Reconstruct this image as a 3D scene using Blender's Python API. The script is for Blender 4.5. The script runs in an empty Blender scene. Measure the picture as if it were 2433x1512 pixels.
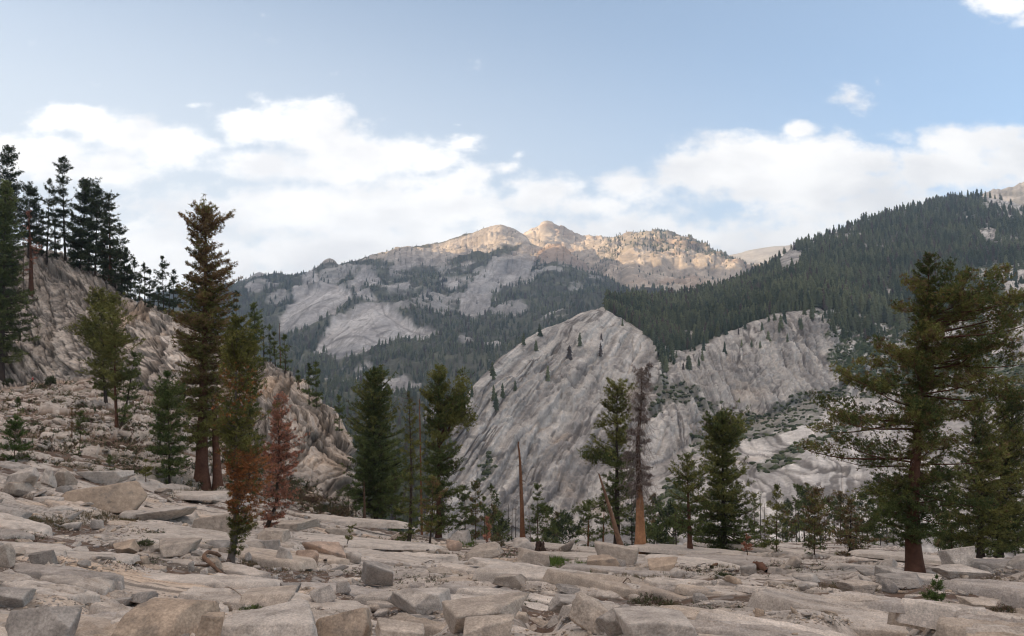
import bpy, bmesh, math, random
import numpy as np
from mathutils import Vector, Matrix
from mathutils.bvhtree import BVHTree

# ------------------------------------------------------------------ camera
scene = bpy.context.scene
C = scene.collection
CX, CY, F = 1216.5, 756.0, 1892.0            # reading frame of the photograph: 2433 x 1512
PITCH = math.atan((950.0 - CY) / F)
cam_d = bpy.data.cameras.new("camera"); cam = bpy.data.objects.new("camera", cam_d); C.objects.link(cam)
cam_d.sensor_width = 36.0; cam_d.lens = 28.0
cam_d.clip_start = 0.1; cam_d.clip_end = 60000.0
cam.location = (0, 0, 0); cam.rotation_euler = (math.radians(90) + PITCH, 0, 0)
scene.camera = cam

# ------------------------------------------------------------------ light
HAZE_COL = (.62, .78, 1.0, 1); HAZE_D = 1.15e-4
SUN_EL, SUN_AZ = 11.0, -106.0                 # azimuth measured from +Y (view) towards +X
vs = scene.view_settings
vs.view_transform = 'Standard'; vs.look = 'None'; vs.gamma = 1.0; vs.use_curve_mapping = False
vs.exposure = 1.10
scene.cycles.filter_width = 1.15
sun_d = bpy.data.lights.new("sun", 'SUN'); sun_d.energy = 5.0; sun_d.angle = math.radians(0.5)
sun_d.color = (1.0, 0.78, 0.52)
sun = bpy.data.objects.new("sun", sun_d); C.objects.link(sun)
a_, e_ = math.radians(SUN_AZ), math.radians(SUN_EL)
sdir = Vector((math.sin(a_) * math.cos(e_), math.cos(a_) * math.cos(e_), math.sin(e_)))
sun.rotation_euler = sdir.to_track_quat('Z', 'Y').to_euler()
sun.location = (-50, 0, 200)

def ray(px, py):
    px = np.asarray(px, float); py = np.asarray(py, float)
    a = px - CX; b = CY - py
    ca, sa = math.cos(PITCH), math.sin(PITCH)
    x = a; y = F * ca - b * sa; z = F * sa + b * ca
    h = np.hypot(x, y)
    return np.stack(np.broadcast_arrays(x / h, y / h, z / h), -1)   # unit horizontal length
def proj(P):
    ca, sa = math.cos(PITCH), math.sin(PITCH)
    d = P[..., 1] * ca + P[..., 2] * sa
    u = -P[..., 1] * sa + P[..., 2] * ca
    d = np.maximum(d, 1e-3)
    return CX + F * P[..., 0] / d, CY - F * u / d

world = bpy.data.worlds.new("World"); scene.world = world; world.use_nodes = True
def build_world():
    nt = world.node_tree; N = nt.nodes; L = nt.links
    N.clear()
    out = N.new('ShaderNodeOutputWorld'); bg = N.new('ShaderNodeBackground')
    L.new(bg.outputs[0], out.inputs[0])
    bg.inputs[1].default_value = 0.12
    sky = N.new('ShaderNodeTexSky'); sky.sky_type = 'NISHITA'; sky.sun_disc = False
    sky.sun_elevation = math.radians(SUN_EL); sky.sun_rotation = math.radians(SUN_AZ)
    sky.altitude = 2500; sky.air_density = 1.0; sky.dust_density = 1.3; sky.ozone_density = 1.0
    tc = N.new('ShaderNodeTexCoord')
    sep = N.new('ShaderNodeSeparateXYZ'); L.new(tc.outputs['Generated'], sep.inputs[0])
    def m(op, a, b=None, c=None, clamp=False):
        n = N.new('ShaderNodeMath'); n.operation = op; n.use_clamp = clamp
        for i, v in enumerate((a, b, c)):
            if v is None: continue
            if isinstance(v, (int, float)): n.inputs[i].default_value = v
            else: L.new(v, n.inputs[i])
        return n.outputs[0]
    yy = m('MAXIMUM', m('ABSOLUTE', sep.outputs[1]), 0.06)
    u = m('DIVIDE', sep.outputs[0], yy); v = m('DIVIDE', sep.outputs[2], yy)
    comb = N.new('ShaderNodeCombineXYZ'); L.new(u, comb.inputs[0]); L.new(v, comb.inputs[1])
    # soft noise that tears the cloud edges
    def noise(scale, det, rough, stretch=(1, 1, 1), off=0.0):
        mp = N.new('ShaderNodeMapping'); L.new(comb.outputs[0], mp.inputs[0])
        mp.inputs['Scale'].default_value = stretch; mp.inputs['Location'].default_value = (off, off * .7, 0)
        n = N.new('ShaderNodeTexNoise'); n.inputs['Scale'].default_value = scale
        n.inputs['Detail'].default_value = det; n.inputs['Roughness'].default_value = rough
        L.new(mp.outputs[0], n.inputs['Vector']); return n.outputs['Fac']
    n1 = noise(13.0, 9, 0.6, (0.75, 1.2, 1)); n2 = noise(4.0, 4, 0.5, (1, 1.8, 1), 3.0); n3 = noise(45.0, 6, 0.6, (0.7, 1.1, 1), 7.0)
    blobs = [(180,285,130,34,1),(110,300,60,26,.8),(300,325,120,48,1),(410,345,95,58,1),(460,385,60,32,.6),(100,370,130,62,1),(220,400,190,50,.9),(20,350,90,60,.7),
             (640,295,140,52,1),(560,290,70,42,.9),(760,290,80,50,1),(790,340,120,60,1),(600,335,80,25,.6),(900,370,170,48,1),(620,395,120,42,1),(780,400,200,45,1),
             (1020,390,90,32,.9),(1115,335,48,26,.75),(1085,430,85,45,.9),(1200,400,50,22,.55),(1290,465,95,52,1),(1370,490,70,40,.9),(1490,445,75,38,.9),(1430,490,80,40,.8),
             (1230,370,30,12,.4),(1295,328,30,9,.35),(455,250,50,14,.55),(1090,297,22,8,.45),
             (1690,400,130,62,1),(1780,365,150,52,1),(1950,375,160,48,1),(2060,385,110,42,1),(1880,440,330,60,1),(1900,308,46,20,.9),(1600,400,60,14,.6),(1790,310,70,14,.45),
             (2280,345,90,42,1),(2380,330,110,42,1),(2230,400,180,60,1),(2420,380,120,90,1),(2100,500,500,70,.9),
             (2030,222,62,42,.72),(2085,195,26,30,.55),(1960,165,20,9,.4),(2380,12,75,30,.95),(2440,40,120,50,.5),
             (720,505,420,75,1),(1000,500,260,80,.9),(450,560,300,70,.7),(300,640,600,120,1),(900,600,600,70,1),(1500,560,700,60,.9),(2000,590,600,80,1),(-300,420,260,160,.9),(2750,420,260,140,.9)]
    acc = None
    for (bx, by, rx, ry, w) in blobs:
        d = ray(bx, by); uu, vv = d[0] / d[1], d[2] / d[1]
        s = 1.0 / F
        k = 1.18
        mp = N.new('ShaderNodeVectorMath'); mp.operation = 'SUBTRACT'; L.new(comb.outputs[0], mp.inputs[0]); mp.inputs[1].default_value = (uu, vv, 0)
        ms = N.new('ShaderNodeVectorMath'); ms.operation = 'MULTIPLY'; L.new(mp.outputs[0], ms.inputs[0]); ms.inputs[1].default_value = (1 / (rx * s * k), 1 / (ry * s * k), 0)
        ln = N.new('ShaderNodeVectorMath'); ln.operation = 'LENGTH'; L.new(ms.outputs[0], ln.inputs[0])
        f = m('MULTIPLY', m('SUBTRACT', 1.0, m('MULTIPLY', ln.outputs['Value'], 0.62)), w)
        f = m('MAXIMUM', f, 0.0)
        if acc is None: acc = f
        else:
            sm = N.new('ShaderNodeMath'); sm.operation = 'SMOOTH_MAX'; L.new(acc, sm.inputs[0]); L.new(f, sm.inputs[1]); sm.inputs[2].default_value = 0.12; acc = sm.outputs[0]
    nn = m('ADD', m('MULTIPLY', m('SUBTRACT', n1, 0.5), 1.05), m('MULTIPLY', m('SUBTRACT', n3, 0.5), 0.8))
    nn = m('ADD', nn, m('MULTIPLY', m('SUBTRACT', n2, 0.5), 0.5))
    dens = m('ADD', acc, nn)
    mr = N.new('ShaderNodeMapRange'); mr.interpolation_type = 'SMOOTHSTEP'; mr.clamp = True
    L.new(dens, mr.inputs[0]); mr.inputs[1].default_value = 0.30; mr.inputs[2].default_value = 0.74
    cmask = mr.outputs[0]
    # cloud body: bright tops, slightly greyer thick bases
    n4 = noise(9.0, 5, 0.55, (0.8, 1.5, 1), 11.0)
    ramp = N.new('ShaderNodeMapRange'); ramp.clamp = True
    L.new(m('ADD', n4, m('MULTIPLY', dens, -0.12)), ramp.inputs[0]); ramp.inputs[1].default_value = 0.26; ramp.inputs[2].default_value = 0.50
    cc = N.new('ShaderNodeMix'); cc.data_type = 'RGBA'; L.new(ramp.outputs[0], cc.inputs[0])
    cc.inputs[6].default_value = (5.0, 4.85, 4.75, 1); cc.inputs[7].default_value = (6.5, 6.25, 5.95, 1)
    # brighter towards the sun side
    left = N.new('ShaderNodeMapRange'); left.clamp = True; L.new(u, left.inputs[0])
    left.inputs[1].default_value = 0.5; left.inputs[2].default_value = -0.75; left.inputs[3].default_value = 0.94; left.inputs[4].default_value = 1.16
    cm = N.new('ShaderNodeVectorMath'); cm.operation = 'SCALE'; L.new(cc.outputs[2], cm.inputs[0]); L.new(left.outputs[0], cm.inputs['Scale'])
    # thin high veil whitening the blue towards the horizon and the sun side
    veil = m('ADD', m('MULTIPLY', u, -0.55), m('MULTIPLY', v, -1.75))
    vr = N.new('ShaderNodeMapRange'); vr.interpolation_type = 'SMOOTHSTEP'; vr.clamp = True; L.new(veil, vr.inputs[0])
    vr.inputs[1].default_value = -1.05; vr.inputs[2].default_value = 0.15; vr.inputs[3].default_value = 0.12; vr.inputs[4].default_value = 0.97
    skc = N.new('ShaderNodeMix'); skc.data_type = 'RGBA'; skc.blend_type = 'MULTIPLY'; skc.inputs[0].default_value = 1.0
    L.new(sky.outputs[0], skc.inputs[6]); skc.inputs[7].default_value = SKYTINT
    vm = N.new('ShaderNodeMix'); vm.data_type = 'RGBA'; L.new(vr.outputs[0], vm.inputs[0]); L.new(skc.outputs[2], vm.inputs[6]); vm.inputs[7].default_value = (5.2, 5.35, 5.4, 1)
    # warm bright zenith added above the frame to lift the ambient light
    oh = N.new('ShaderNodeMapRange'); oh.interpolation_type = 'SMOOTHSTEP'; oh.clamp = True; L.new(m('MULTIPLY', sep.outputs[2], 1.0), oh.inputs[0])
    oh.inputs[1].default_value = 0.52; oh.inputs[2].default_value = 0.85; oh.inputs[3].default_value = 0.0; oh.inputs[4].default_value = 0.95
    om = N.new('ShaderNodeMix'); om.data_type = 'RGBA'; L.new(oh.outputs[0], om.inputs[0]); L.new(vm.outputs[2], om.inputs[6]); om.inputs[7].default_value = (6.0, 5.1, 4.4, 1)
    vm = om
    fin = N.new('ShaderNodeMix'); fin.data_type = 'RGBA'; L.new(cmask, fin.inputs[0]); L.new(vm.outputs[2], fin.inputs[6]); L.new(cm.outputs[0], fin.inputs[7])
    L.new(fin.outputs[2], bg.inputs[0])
SKYTINT = (0.98, 1.10, 1.15, 1)
build_world()

# ------------------------------------------------------------------ numpy helpers
def hsh(ix, iy, iz, seed):
    with np.errstate(over='ignore'):
        h = (ix.astype(np.int64) * 374761393 + iy.astype(np.int64) * 668265263 + iz.astype(np.int64) * 1274126177 + seed * 974634777).astype(np.uint32)
        h = (h ^ (h >> np.uint32(13))) * np.uint32(1274126177)
        h = (h ^ (h >> np.uint32(16))) * np.uint32(2246822519)
        h = h ^ (h >> np.uint32(15))
    return h.astype(np.float32) / 4294967295.0
def vnoise(x, y, z, seed=0):
    x, y, z = np.broadcast_arrays(np.asarray(x, np.float64), y, z)
    ix, iy, iz = np.floor(x), np.floor(y), np.floor(z)
    fx, fy, fz = (x - ix).astype(np.float32), (y - iy).astype(np.float32), (z - iz).astype(np.float32)
    ux, uy, uz = (t * t * (3 - 2 * t) for t in (fx, fy, fz))
    ix, iy, iz = ix.astype(np.int64), iy.astype(np.int64), iz.astype(np.int64)
    r = 0
    for dz in (0, 1):
        wz = uz if dz else 1 - uz
        for dy in (0, 1):
            wy = (uy if dy else 1 - uy) * wz
            a = hsh(ix, iy + dy, iz + dz, seed); b = hsh(ix + 1, iy + dy, iz + dz, seed)
            r = r + (a + (b - a) * ux) * wy
    return r * 2 - 1
def fbm(x, y, z=0.0, o=4, seed=0, rough=0.5, ridged=False):
    a, s, t = 1.0, 0, 0.0; k = 1.0
    for i in range(o):
        n = vnoise(x * k, y * k, z * k if not np.isscalar(z) else z + i * 7.3, seed + i * 31)
        if ridged: n = 1 - 2 * np.abs(n)
        s = s + a * n; t += a; a *= rough; k *= 2.03
    return s / t
def worley(x, y, seed=0, jit=0.9):
    x = np.asarray(x, np.float64); y = np.asarray(y, np.float64)
    ix, iy = np.floor(x).astype(np.int64), np.floor(y).astype(np.int64)
    F1 = np.full(x.shape, 9.0); F2 = np.full(x.shape, 9.0); idh = np.zeros(x.shape); cx = np.zeros(x.shape); cy = np.zeros(x.shape)
    z0 = np.zeros_like(ix)
    for dx in (-1, 0, 1):
        for dy in (-1, 0, 1):
            jx, jy = ix + dx, iy + dy
            px = jx + 0.5 + (hsh(jx, jy, z0, seed) - .5) * jit; py = jy + 0.5 + (hsh(jx, jy, z0 + 1, seed) - .5) * jit
            d = np.hypot(px - x, py - y)
            c = d < F1
            F2 = np.where(c, F1, np.minimum(F2, d))
            idh = np.where(c, hsh(jx, jy, z0 + 2, seed), idh); cx = np.where(c, px - x, cx); cy = np.where(c, py - y, cy)
            F1 = np.where(c, d, F1)
    return F1, F2, idh, cx, cy
def sstep(a, b, x):
    t = np.clip((x - a) / (b - a), 0, 1); return t * t * (3 - 2 * t)
def lerp(a, b, t): return a + (b - a) * t
def crack(u_, v_, su, sv, th, seed):
    n_ = fbm(u_ / su, v_ / sv, 0, 4, seed, .55); return sstep(th, th * .35, np.abs(n_)) * sstep(-.1, .25, fbm(u_ / (su * 1.3), v_ / (sv * 3), 5, 2, seed + 3))
def sdf(px, py, poly):
    """signed distance to a polygon, positive inside"""
    d = np.full(px.shape, 1e18); ins = np.zeros(px.shape, bool); n = len(poly)
    for i in range(n):
        x0, y0 = poly[i]; x1, y1 = poly[(i + 1) % n]
        ex, ey = x1 - x0, y1 - y0
        t = np.clip(((px - x0) * ex + (py - y0) * ey) / (ex * ex + ey * ey + 1e-9), 0, 1)
        d = np.minimum(d, (px - x0 - t * ex) ** 2 + (py - y0 - t * ey) ** 2)
        c = ((y0 > py) != (y1 > py)) & (px < (x1 - x0) * (py - y0) / ((y1 - y0) if y1 != y0 else 1e-9) + x0)
        ins ^= c
    d = np.sqrt(d); return np.where(ins, d, -d)
def L3(*c): return np.array(c, np.float32)

def mesh_np(name, V, Fc, col=None, mat=None, smooth=True, parent=None):
    me = bpy.data.meshes.new(name); V = np.ascontiguousarray(V, np.float32); Fc = np.ascontiguousarray(Fc, np.int32)
    k = Fc.shape[1]
    me.vertices.add(len(V)); me.vertices.foreach_set('co', V.ravel())
    me.loops.add(Fc.size); me.loops.foreach_set('vertex_index', Fc.ravel())
    me.polygons.add(len(Fc)); me.polygons.foreach_set('loop_start', np.arange(0, Fc.size, k, dtype=np.int32))
    me.polygons.foreach_set('loop_total', np.full(len(Fc), k, np.int32))
    if smooth: me.polygons.foreach_set('use_smooth', np.ones(len(Fc), bool))
    me.update(calc_edges=True)
    if col is not None:
        ca = me.color_attributes.new('Col', 'FLOAT_COLOR', 'POINT')
        c4 = np.ones((len(V), 4), np.float32); c4[:, :3] = col
        ca.data.foreach_set('color', c4.ravel())
    if mat: me.materials.append(mat)
    o = bpy.data.objects.new(name, me); C.objects.link(o)
    if parent: o.parent = parent
    return o
def tag(o, label=None, cat=None, group=None, kind=None):
    if label: o['label'] = label
    if cat: o['category'] = cat
    if group: o['group'] = group
    if kind: o['kind'] = kind
    return o
def empty(name, loc, label, cat, group=None):
    o = bpy.data.objects.new(name, None); C.objects.link(o); o.location = loc; o.empty_display_size = 0.3
    return tag(o, label, cat, group)

# ------------------------------------------------------------------ materials
def mat_col(name, rough=0.9, bump=(), spec=0.25, speck=None, trans=0.0, coord='Object'):
    """colour from the mesh's own Col attribute, times fine procedural mottling, plus bump layers (scale, strength, distance, detail)"""
    m = bpy.data.materials.new(name); m.use_nodes = True; nt = m.node_tree; N = nt.nodes; L = nt.links
    b = N['Principled BSDF']; b.inputs['Roughness'].default_value = rough; b.inputs['Specular IOR Level'].default_value = spec
    at = N.new('ShaderNodeAttribute'); at.attribute_name = 'Col'; col = at.outputs['Color']
    tc = N.new('ShaderNodeTexCoord')
    for (sc, lo, hi, det) in (speck or ()):
        n = N.new('ShaderNodeTexNoise'); n.inputs['Scale'].default_value = sc; n.inputs['Detail'].default_value = det; n.inputs['Roughness'].default_value = .65
        L.new(tc.outputs[coord], n.inputs['Vector'])
        r = N.new('ShaderNodeMapRange'); r.clamp = True; L.new(n.outputs['Fac'], r.inputs[0]); r.inputs[1].default_value = .3; r.inputs[2].default_value = .7
        r.inputs[3].default_value = lo; r.inputs[4].default_value = hi
        x = N.new('ShaderNodeVectorMath'); x.operation = 'SCALE'; L.new(col, x.inputs[0]); L.new(r.outputs[0], x.inputs['Scale']); col = x.outputs[0]
    L.new(col, b.inputs['Base Color'])
    last = None
    for (sc, st, dist, det) in bump:
        n = N.new('ShaderNodeTexNoise'); n.inputs['Scale'].default_value = sc; n.inputs['Detail'].default_value = det; n.inputs['Roughness'].default_value = .6
        L.new(tc.outputs[coord], n.inputs['Vector'])
        bp = N.new('ShaderNodeBump'); bp.inputs['Strength'].default_value = st; bp.inputs['Distance'].default_value = dist
        L.new(n.outputs['Fac'], bp.inputs['Height'])
        if last: L.new(last, bp.inputs['Normal'])
        last = bp.outputs[0]
    if last: L.new(last, b.inputs['Normal'])
    if trans:
        t = N.new('ShaderNodeBsdfTranslucent'); L.new(col, t.inputs[0]); mx = N.new('ShaderNodeMixShader'); mx.inputs[0].default_value = trans
        L.new(b.outputs[0], mx.inputs[1]); L.new(t.outputs[0], mx.inputs[2]); L.new(mx.outputs[0], N['Material Output'].inputs[0])
    return m
M_near = mat_col('granite_near', .92, [(1.6, .5, .10, 5), (14, .55, .02, 6)], .2, [(.7, .78, 1.18, 5), (6, .70, 1.22, 6), (50, .68, 1.22, 3)])
M_hill = mat_col('granite_hill', .92, [(.5, .5, .4, 6), (4, .4, .08, 4)], .2, [(.2, .75, 1.2, 7), (1.6, .72, 1.22, 7)])
M_cliff = mat_col('granite_cliff', .95, [(.06, .5, 3.0, 8)], .1, [(.03, .78, 1.18, 7), (.3, .74, 1.22, 6)])
M_far = mat_col('granite_far', .95, [(.015, .5, 10, 8)], .1, [(.008, .8, 1.15, 7), (.07, .75, 1.22, 6)])
M_rock = mat_col('boulder_granite', .92, [(2.2, .6, .08, 6), (20, .6, .015, 6)], .2, [(1.1, .80, 1.12, 6), (7, .74, 1.18, 6), (60, .68, 1.2, 3)])
M_leaf = mat_col('needles', .8, (), .15, None, .35)
M_wood = mat_col('bark', .95, [(9, .6, .04, 5)], .1, [(6, .7, 1.2, 5)])
M_wood_n = M_wood
M_soil = mat_col('soil_debris', .95, [(12, .5, .03, 5)], .1, [(8, .75, 1.15, 4)])

# ------------------------------------------------------------------ terrain sheets
def interp_line(ln, X):
    y = np.interp(X, ln['x'], ln['y']) if 'y' in ln else None
    if 'jag' in ln: y = y + ln['jag'] * fbm(X / 14.0, X * 0, 0, 5, 77, .62)
    r = np.exp(np.interp(X, ln.get('xr', ln['x']), np.log(ln['r']))) if 'r' in ln else None
    return y, r
def base_grid(X, lines, rows, smooth=6):
    W = []
    for ln in lines:
        if 'mul' in ln:
            p = W[-1].copy(); p[:, :2] *= ln['mul']; p[:, 2] += ln['dz'](X) if callable(ln['dz']) else ln['dz']
        else:
            y, r = interp_line(ln, X); p = ray(X, y) * r[:, None]
        W.append(p)
    G = [W[0]]
    for k in range(len(W) - 1):
        A, B = W[k], W[k + 1]; n = rows[k]
        r0 = np.hypot(A[:, 0], A[:, 1])[:, None]; r1 = np.hypot(B[:, 0], B[:, 1])[:, None]
        for j in range(1, n + 1):
            s = j / n; t = s * r0 / (r1 + (r0 - r1) * s)
            G.append(A + (B - A) * t)
    G = np.stack(G)                                     # rows, cols, 3
    for _ in range(smooth):
        Z = G.copy(); Z[1:-1] = (G[:-2] + 2 * G[1:-1] + G[2:]) / 4; G = Z
    return G
def normals(G):
    du = np.gradient(G, axis=1); dv = np.gradient(G, axis=0); n = np.cross(du, dv)
    n /= np.linalg.norm(n, axis=2, keepdims=True) + 1e-9
    n[n[..., 2] < 0] *= -1
    return n
def grid_faces(nr, nc):
    i = np.arange(nr * nc).reshape(nr, nc)
    return np.stack([i[:-1, :-1], i[:-1, 1:], i[1:, 1:], i[1:, :-1]], -1).reshape(-1, 4)
SHEETS = {}
def add_sheet(name, G, col, mat, label, cat, kind='structure'):
    nr, nc = G.shape[:2]
    o = mesh_np(name, G.reshape(-1, 3), grid_faces(nr, nc), col.reshape(-1, 3), mat, smooth=False)
    tag(o, label, cat, kind=kind)
    return o
def bvh_of(G, step=1):
    g = G[::step, ::step]; nr, nc = g.shape[:2]
    return BVHTree.FromPolygons([tuple(v) for v in g.reshape(-1, 3).tolist()], [tuple(f) for f in grid_faces(nr, nc).tolist()])
# ------------------------------------------------------------------ 1. ground in front of the camera
GX = np.arange(-560, 3000, 2.5)
gl = [dict(x=[-560, 3000], y=[2600, 2600], r=[1.9, 1.9]),
      dict(x=[-560, 3000], y=[1540, 1540], r=[5.3, 5.3]),
      dict(x=[-560, 0, 400, 900, 1300, 1800, 2433, 3000], y=[1385, 1400, 1415, 1430, 1430, 1430, 1430, 1435], r=[9.5, 10, 11, 11, 11, 11, 10.5, 10]),
      dict(x=[-560, 0, 400, 700, 900, 1100, 1800, 2433, 3000], y=[1260, 1295, 1320, 1340, 1352, 1368, 1372, 1380, 1390], r=[16, 17, 19, 19, 20, 20, 20, 18, 17]),
      dict(x=[-560, 0, 400, 700, 900, 1100, 1600, 1800, 2150, 2433, 3000], y=[1160, 1200, 1232, 1268, 1300, 1322, 1333, 1338, 1352, 1350, 1365], r=[28, 30, 33, 35, 36, 36, 37, 37, 32, 30, 28]),
      dict(x=[-560, 0, 180, 400, 560, 700, 850, 960, 1100, 1240, 1400, 1560, 1700, 1850, 2000, 2130, 2250, 2433, 3000],
           y=[1080, 1098, 1118, 1152, 1180, 1212, 1245, 1270, 1284, 1284, 1296, 1306, 1312, 1290, 1286, 1300, 1322, 1330, 1340],
           r=[46, 48, 49, 52, 54, 58, 60, 62, 62, 64, 62, 60, 62, 92, 98, 88, 64, 58, 52]),
      dict(mul=1.5, dz=lambda X: -lerp(3.0, 8.5, sstep(300, 1100, X))),
      dict(mul=1.5, dz=lambda X: -lerp(8, 17.0, sstep(300, 1100, X))),
      dict(mul=2.0, dz=-100.0)]
GG = base_grid(GX, gl, [26, 110, 120, 90, 90, 26, 16, 10], 12)
gp = np.stack(proj(GG), -1); gpx, gpy = gp[..., 0], gp[..., 1]
def soil_spots(px, py):
    s = np.zeros(px.shape)
    for (x, y, rx, ry, w) in [(690,1362,110,26,1.2),(585,1345,50,18,1.1),(640,1318,26,16,.8),(60,1238,50,14,1),(150,1246,90,16,.9),(260,1232,60,10,.6),(870,1420,80,40,.6),(700,1460,60,30,.3),
                              (1500,1378,130,12,1.2),(1400,1300,60,16,.7),(1320,1312,50,14,.7),(1750,1340,70,7,1.1),(1820,1352,40,7,.8),(2000,1398,160,14,.9),(2130,1402,80,16,1.1),(2180,1372,60,10,1),
                              (2330,1372,90,12,1.0),(2390,1400,60,18,1),(2100,1480,90,16,1.1),(2230,1500,70,10,.7),(1960,1368,50,8,.8),(480,1180,70,12,1),(380,1155,60,10,.9),(1560,1430,60,14,.6),
                              (250,1440,70,30,.4),(1340,1345,40,12,.8),(2380,1440,70,20,.8),(1900,1440,60,10,.4),(1180,1290,60,8,.6),(760,1300,40,8,.5),(1290,1455,40,26,.6),(985,1480,60,20,.5)]:
        s = np.maximum(s, w * np.exp(-(((px - x) / rx) ** 2 + ((py - y) / ry) ** 2)))
    return s
def ground_relief(P, px, py):
    x, y = P[..., 0], P[..., 1]; r = np.hypot(x, y)
    wx = x + 0.7 * fbm(x / 3, y / 3, 0, 3, 5); wy = y + 0.7 * fbm(x / 3, y / 3, 9, 3, 6)
    a = math.radians(-24); u = wx * math.cos(a) + wy * math.sin(a); v = -wx * math.sin(a) + wy * math.cos(a)
    blk = sstep(-.15, .35, fbm(x / 7, y / 7, 3, 3, 11))                    # blocky versus smooth slab
    slabs = [(330,1385,420,36),(1200,1375,330,34),(1900,1470,620,42),(1600,1465,500,50),(1050,1345,200,20)]
    sl = np.zeros(r.shape)
    for (sx, sy, rx, ry) in slabs: sl = np.maximum(sl, np.exp(-(((px - sx) / rx) ** 2 + ((py - sy) / ry) ** 2) ** 1.5))
    blk = blk * (1 - .85 * sl)
    far = sstep(10, 30, r)
    sc = 1 + 1.1 * far
    # broad exfoliation sheets with a riser on the near side
    q = v / (2.6 * sc.mean() + 0 * sc) + 0.5 * fbm(u / 9, v / 5, 1, 3, 21)
    f = q - np.floor(q); st = hsh(np.floor(q).astype(np.int64), (q * 0).astype(np.int64), (q * 0).astype(np.int64), 5)
    saw = np.where(f < .10, f / .10, 1 - (f - .10) / .90)
    h = 0.30 * (saw - .5) * (.35 + .9 * st) * sstep(-.5, .3, fbm(u / 5, v / 3, 7, 2, 25))
    # thin parallel sheets
    q2 = v / .62 + 0.9 * fbm(u / 4, v / 1.6, 4, 3, 33); f2 = q2 - np.floor(q2)
    h += 0.085 * (np.where(f2 < .14, f2 / .14, 1 - (f2 - .14) / .86) - .5) * sstep(-.25, .3, fbm(u / 2.4, v / 1.4, 8, 2, 35))
    F1, F2, idA, cx, cy = worley(u / 4.6, v / 1.7, 41); eA = F2 - F1
    hA = (idA - .5) * .5 + (cx * .35 + cy * .25) * (idA - .4) * .8 - .32 * (1 - sstep(0, .09, eA))
    F1, F2, idB, cx, cy = worley(u / 1.5 + 3, v / .72, 43); eB = F2 - F1
    hB = (idB - .5) * .34 + (cx * .5 + cy * .4) * (idB - .5) * .45 - .16 * (1 - sstep(0, .11, eB))
    F1, F2, idC, cx, cy = worley(u / .52, v / .30 + 5, 47); eC = F2 - F1
    hC = (idC - .5) * .15 + (cx + cy) * .06 * (idC - .5) - .06 * (1 - sstep(0, .14, eC))
    rub = sstep(.0, .35, fbm(x / 3.3, y / 3.3, 5, 3, 51)) * blk
    h += blk * hA * .6 + (1 - blk) * hA * .10 + blk * hB * (.6 + .5 * far) + (1 - blk) * hB * .05 + rub * hC * 1.0
    h += .03 * fbm(x / .35, y / .35, 2, 3, 62, .6, True) + .11 * fbm(x / 5, y / 5, 2, 3, 61) + .035 * fbm(x / .7, y / .7, 2, 4, 63)
    sp = soil_spots(px, py)
    h -= .75 * sp
    sl_h = -.04 + .28 * fbm(x / 5.5, y / 5.5, 8, 3, 71) - .16 * sl - .25 * sp
    soil = sstep(-.01, .05, sl_h - h)
    hh = np.where(h < sl_h, sl_h + (h - sl_h) * .12 + .02 * fbm(x / .2, y / .2, 1, 2, 73), h)
    crk = np.maximum((1 - sstep(0, .06, eA)) * (.5 + .5 * blk), (1 - sstep(0, .09, eB)) * blk)
    crk = np.maximum(crk, .9 * (np.abs(f - .03) < .035) * sstep(-.35, .2, fbm(u / 4, v / 2, 7, 3, 26))); crk = np.maximum(crk, .8 * (np.abs(f2 - .05) < .06) * sstep(-.1, .25, fbm(u / 2, v / 1.2, 8, 3, 36)))
    return hh * (.55 + .45 * sstep(4, 12, r)), soil, idA * .5 + idB * .5, crk, blk
gh, gsoil, gid, gcrk, gblk = ground_relief(GG, gpx, gpy)
for _ in range(3):
    t = gh.copy(); t[:, 1:-1] = (gh[:, :-2] + 2 * gh[:, 1:-1] + gh[:, 2:]) / 4; gh = t
for _ in range(1):
    t = gh.copy(); t[1:-1] = (gh[:-2] + 2 * gh[1:-1] + gh[2:]) / 4; gh = t
keepr = np.ones(GG.shape[0])[:, None]
GN = normals(GG); GG2 = GG.copy(); GG2[..., 2] += gh * keepr
def granite_col(idv, n1, n2, warm):
    g = lerp(L3(.385, .365, .35), L3(.52, .485, .45), np.clip(idv, 0, 1)[..., None])
    t = sstep(.1, .6, warm)[..., None]; g = lerp(g, L3(.50, .395, .30), t * .75)
    d = sstep(.15, .6, n1)[..., None]; g = lerp(g, L3(.22, .215, .21), d * .6)
    return g * L3(1.12, 1.01, .91) * (1 + .16 * n2)[..., None]
x, y = GG[..., 0], GG[..., 1]
gcol = granite_col(gid, fbm(x / 2.2, y / 1.2, 2, 5, 81), fbm(x / .5, y / .5, 5, 4, 82), fbm(x / 4, y / 4, 7, 4, 83) - .06)
lich = sstep(.25, .5, fbm(x / .35, y / .25, 3, 4, 88)) * .35; gcol = lerp(gcol, L3(.20, .19, .175), lich[..., None])
lines_ = sstep(.86, .97, 1 - np.abs(fbm(x / 1.8 + y * .35, y / .5 - x * .22, 0, 3, 89))); gcol = lerp(gcol, L3(.15, .125, .10), (lines_ * .55 * sstep(-.2, .3, fbm(x / 3, y / 3, 1, 2, 90)))[..., None])
soilc = lerp(L3(.085, .050, .034), L3(.17, .108, .072), (.5 + .5 * fbm(x / .8, y / .8, 2, 4, 85))[..., None])
grav = sstep(.15, .3, fbm(x / .16, y / .16, 2, 2, 86)); soilc = lerp(soilc, L3(.36, .33, .30), (grav * .4)[..., None])
gcol = lerp(gcol, soilc, gsoil[..., None]); gcol = lerp(gcol, L3(.12, .10, .08), (gcrk * .75)[..., None])
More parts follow.
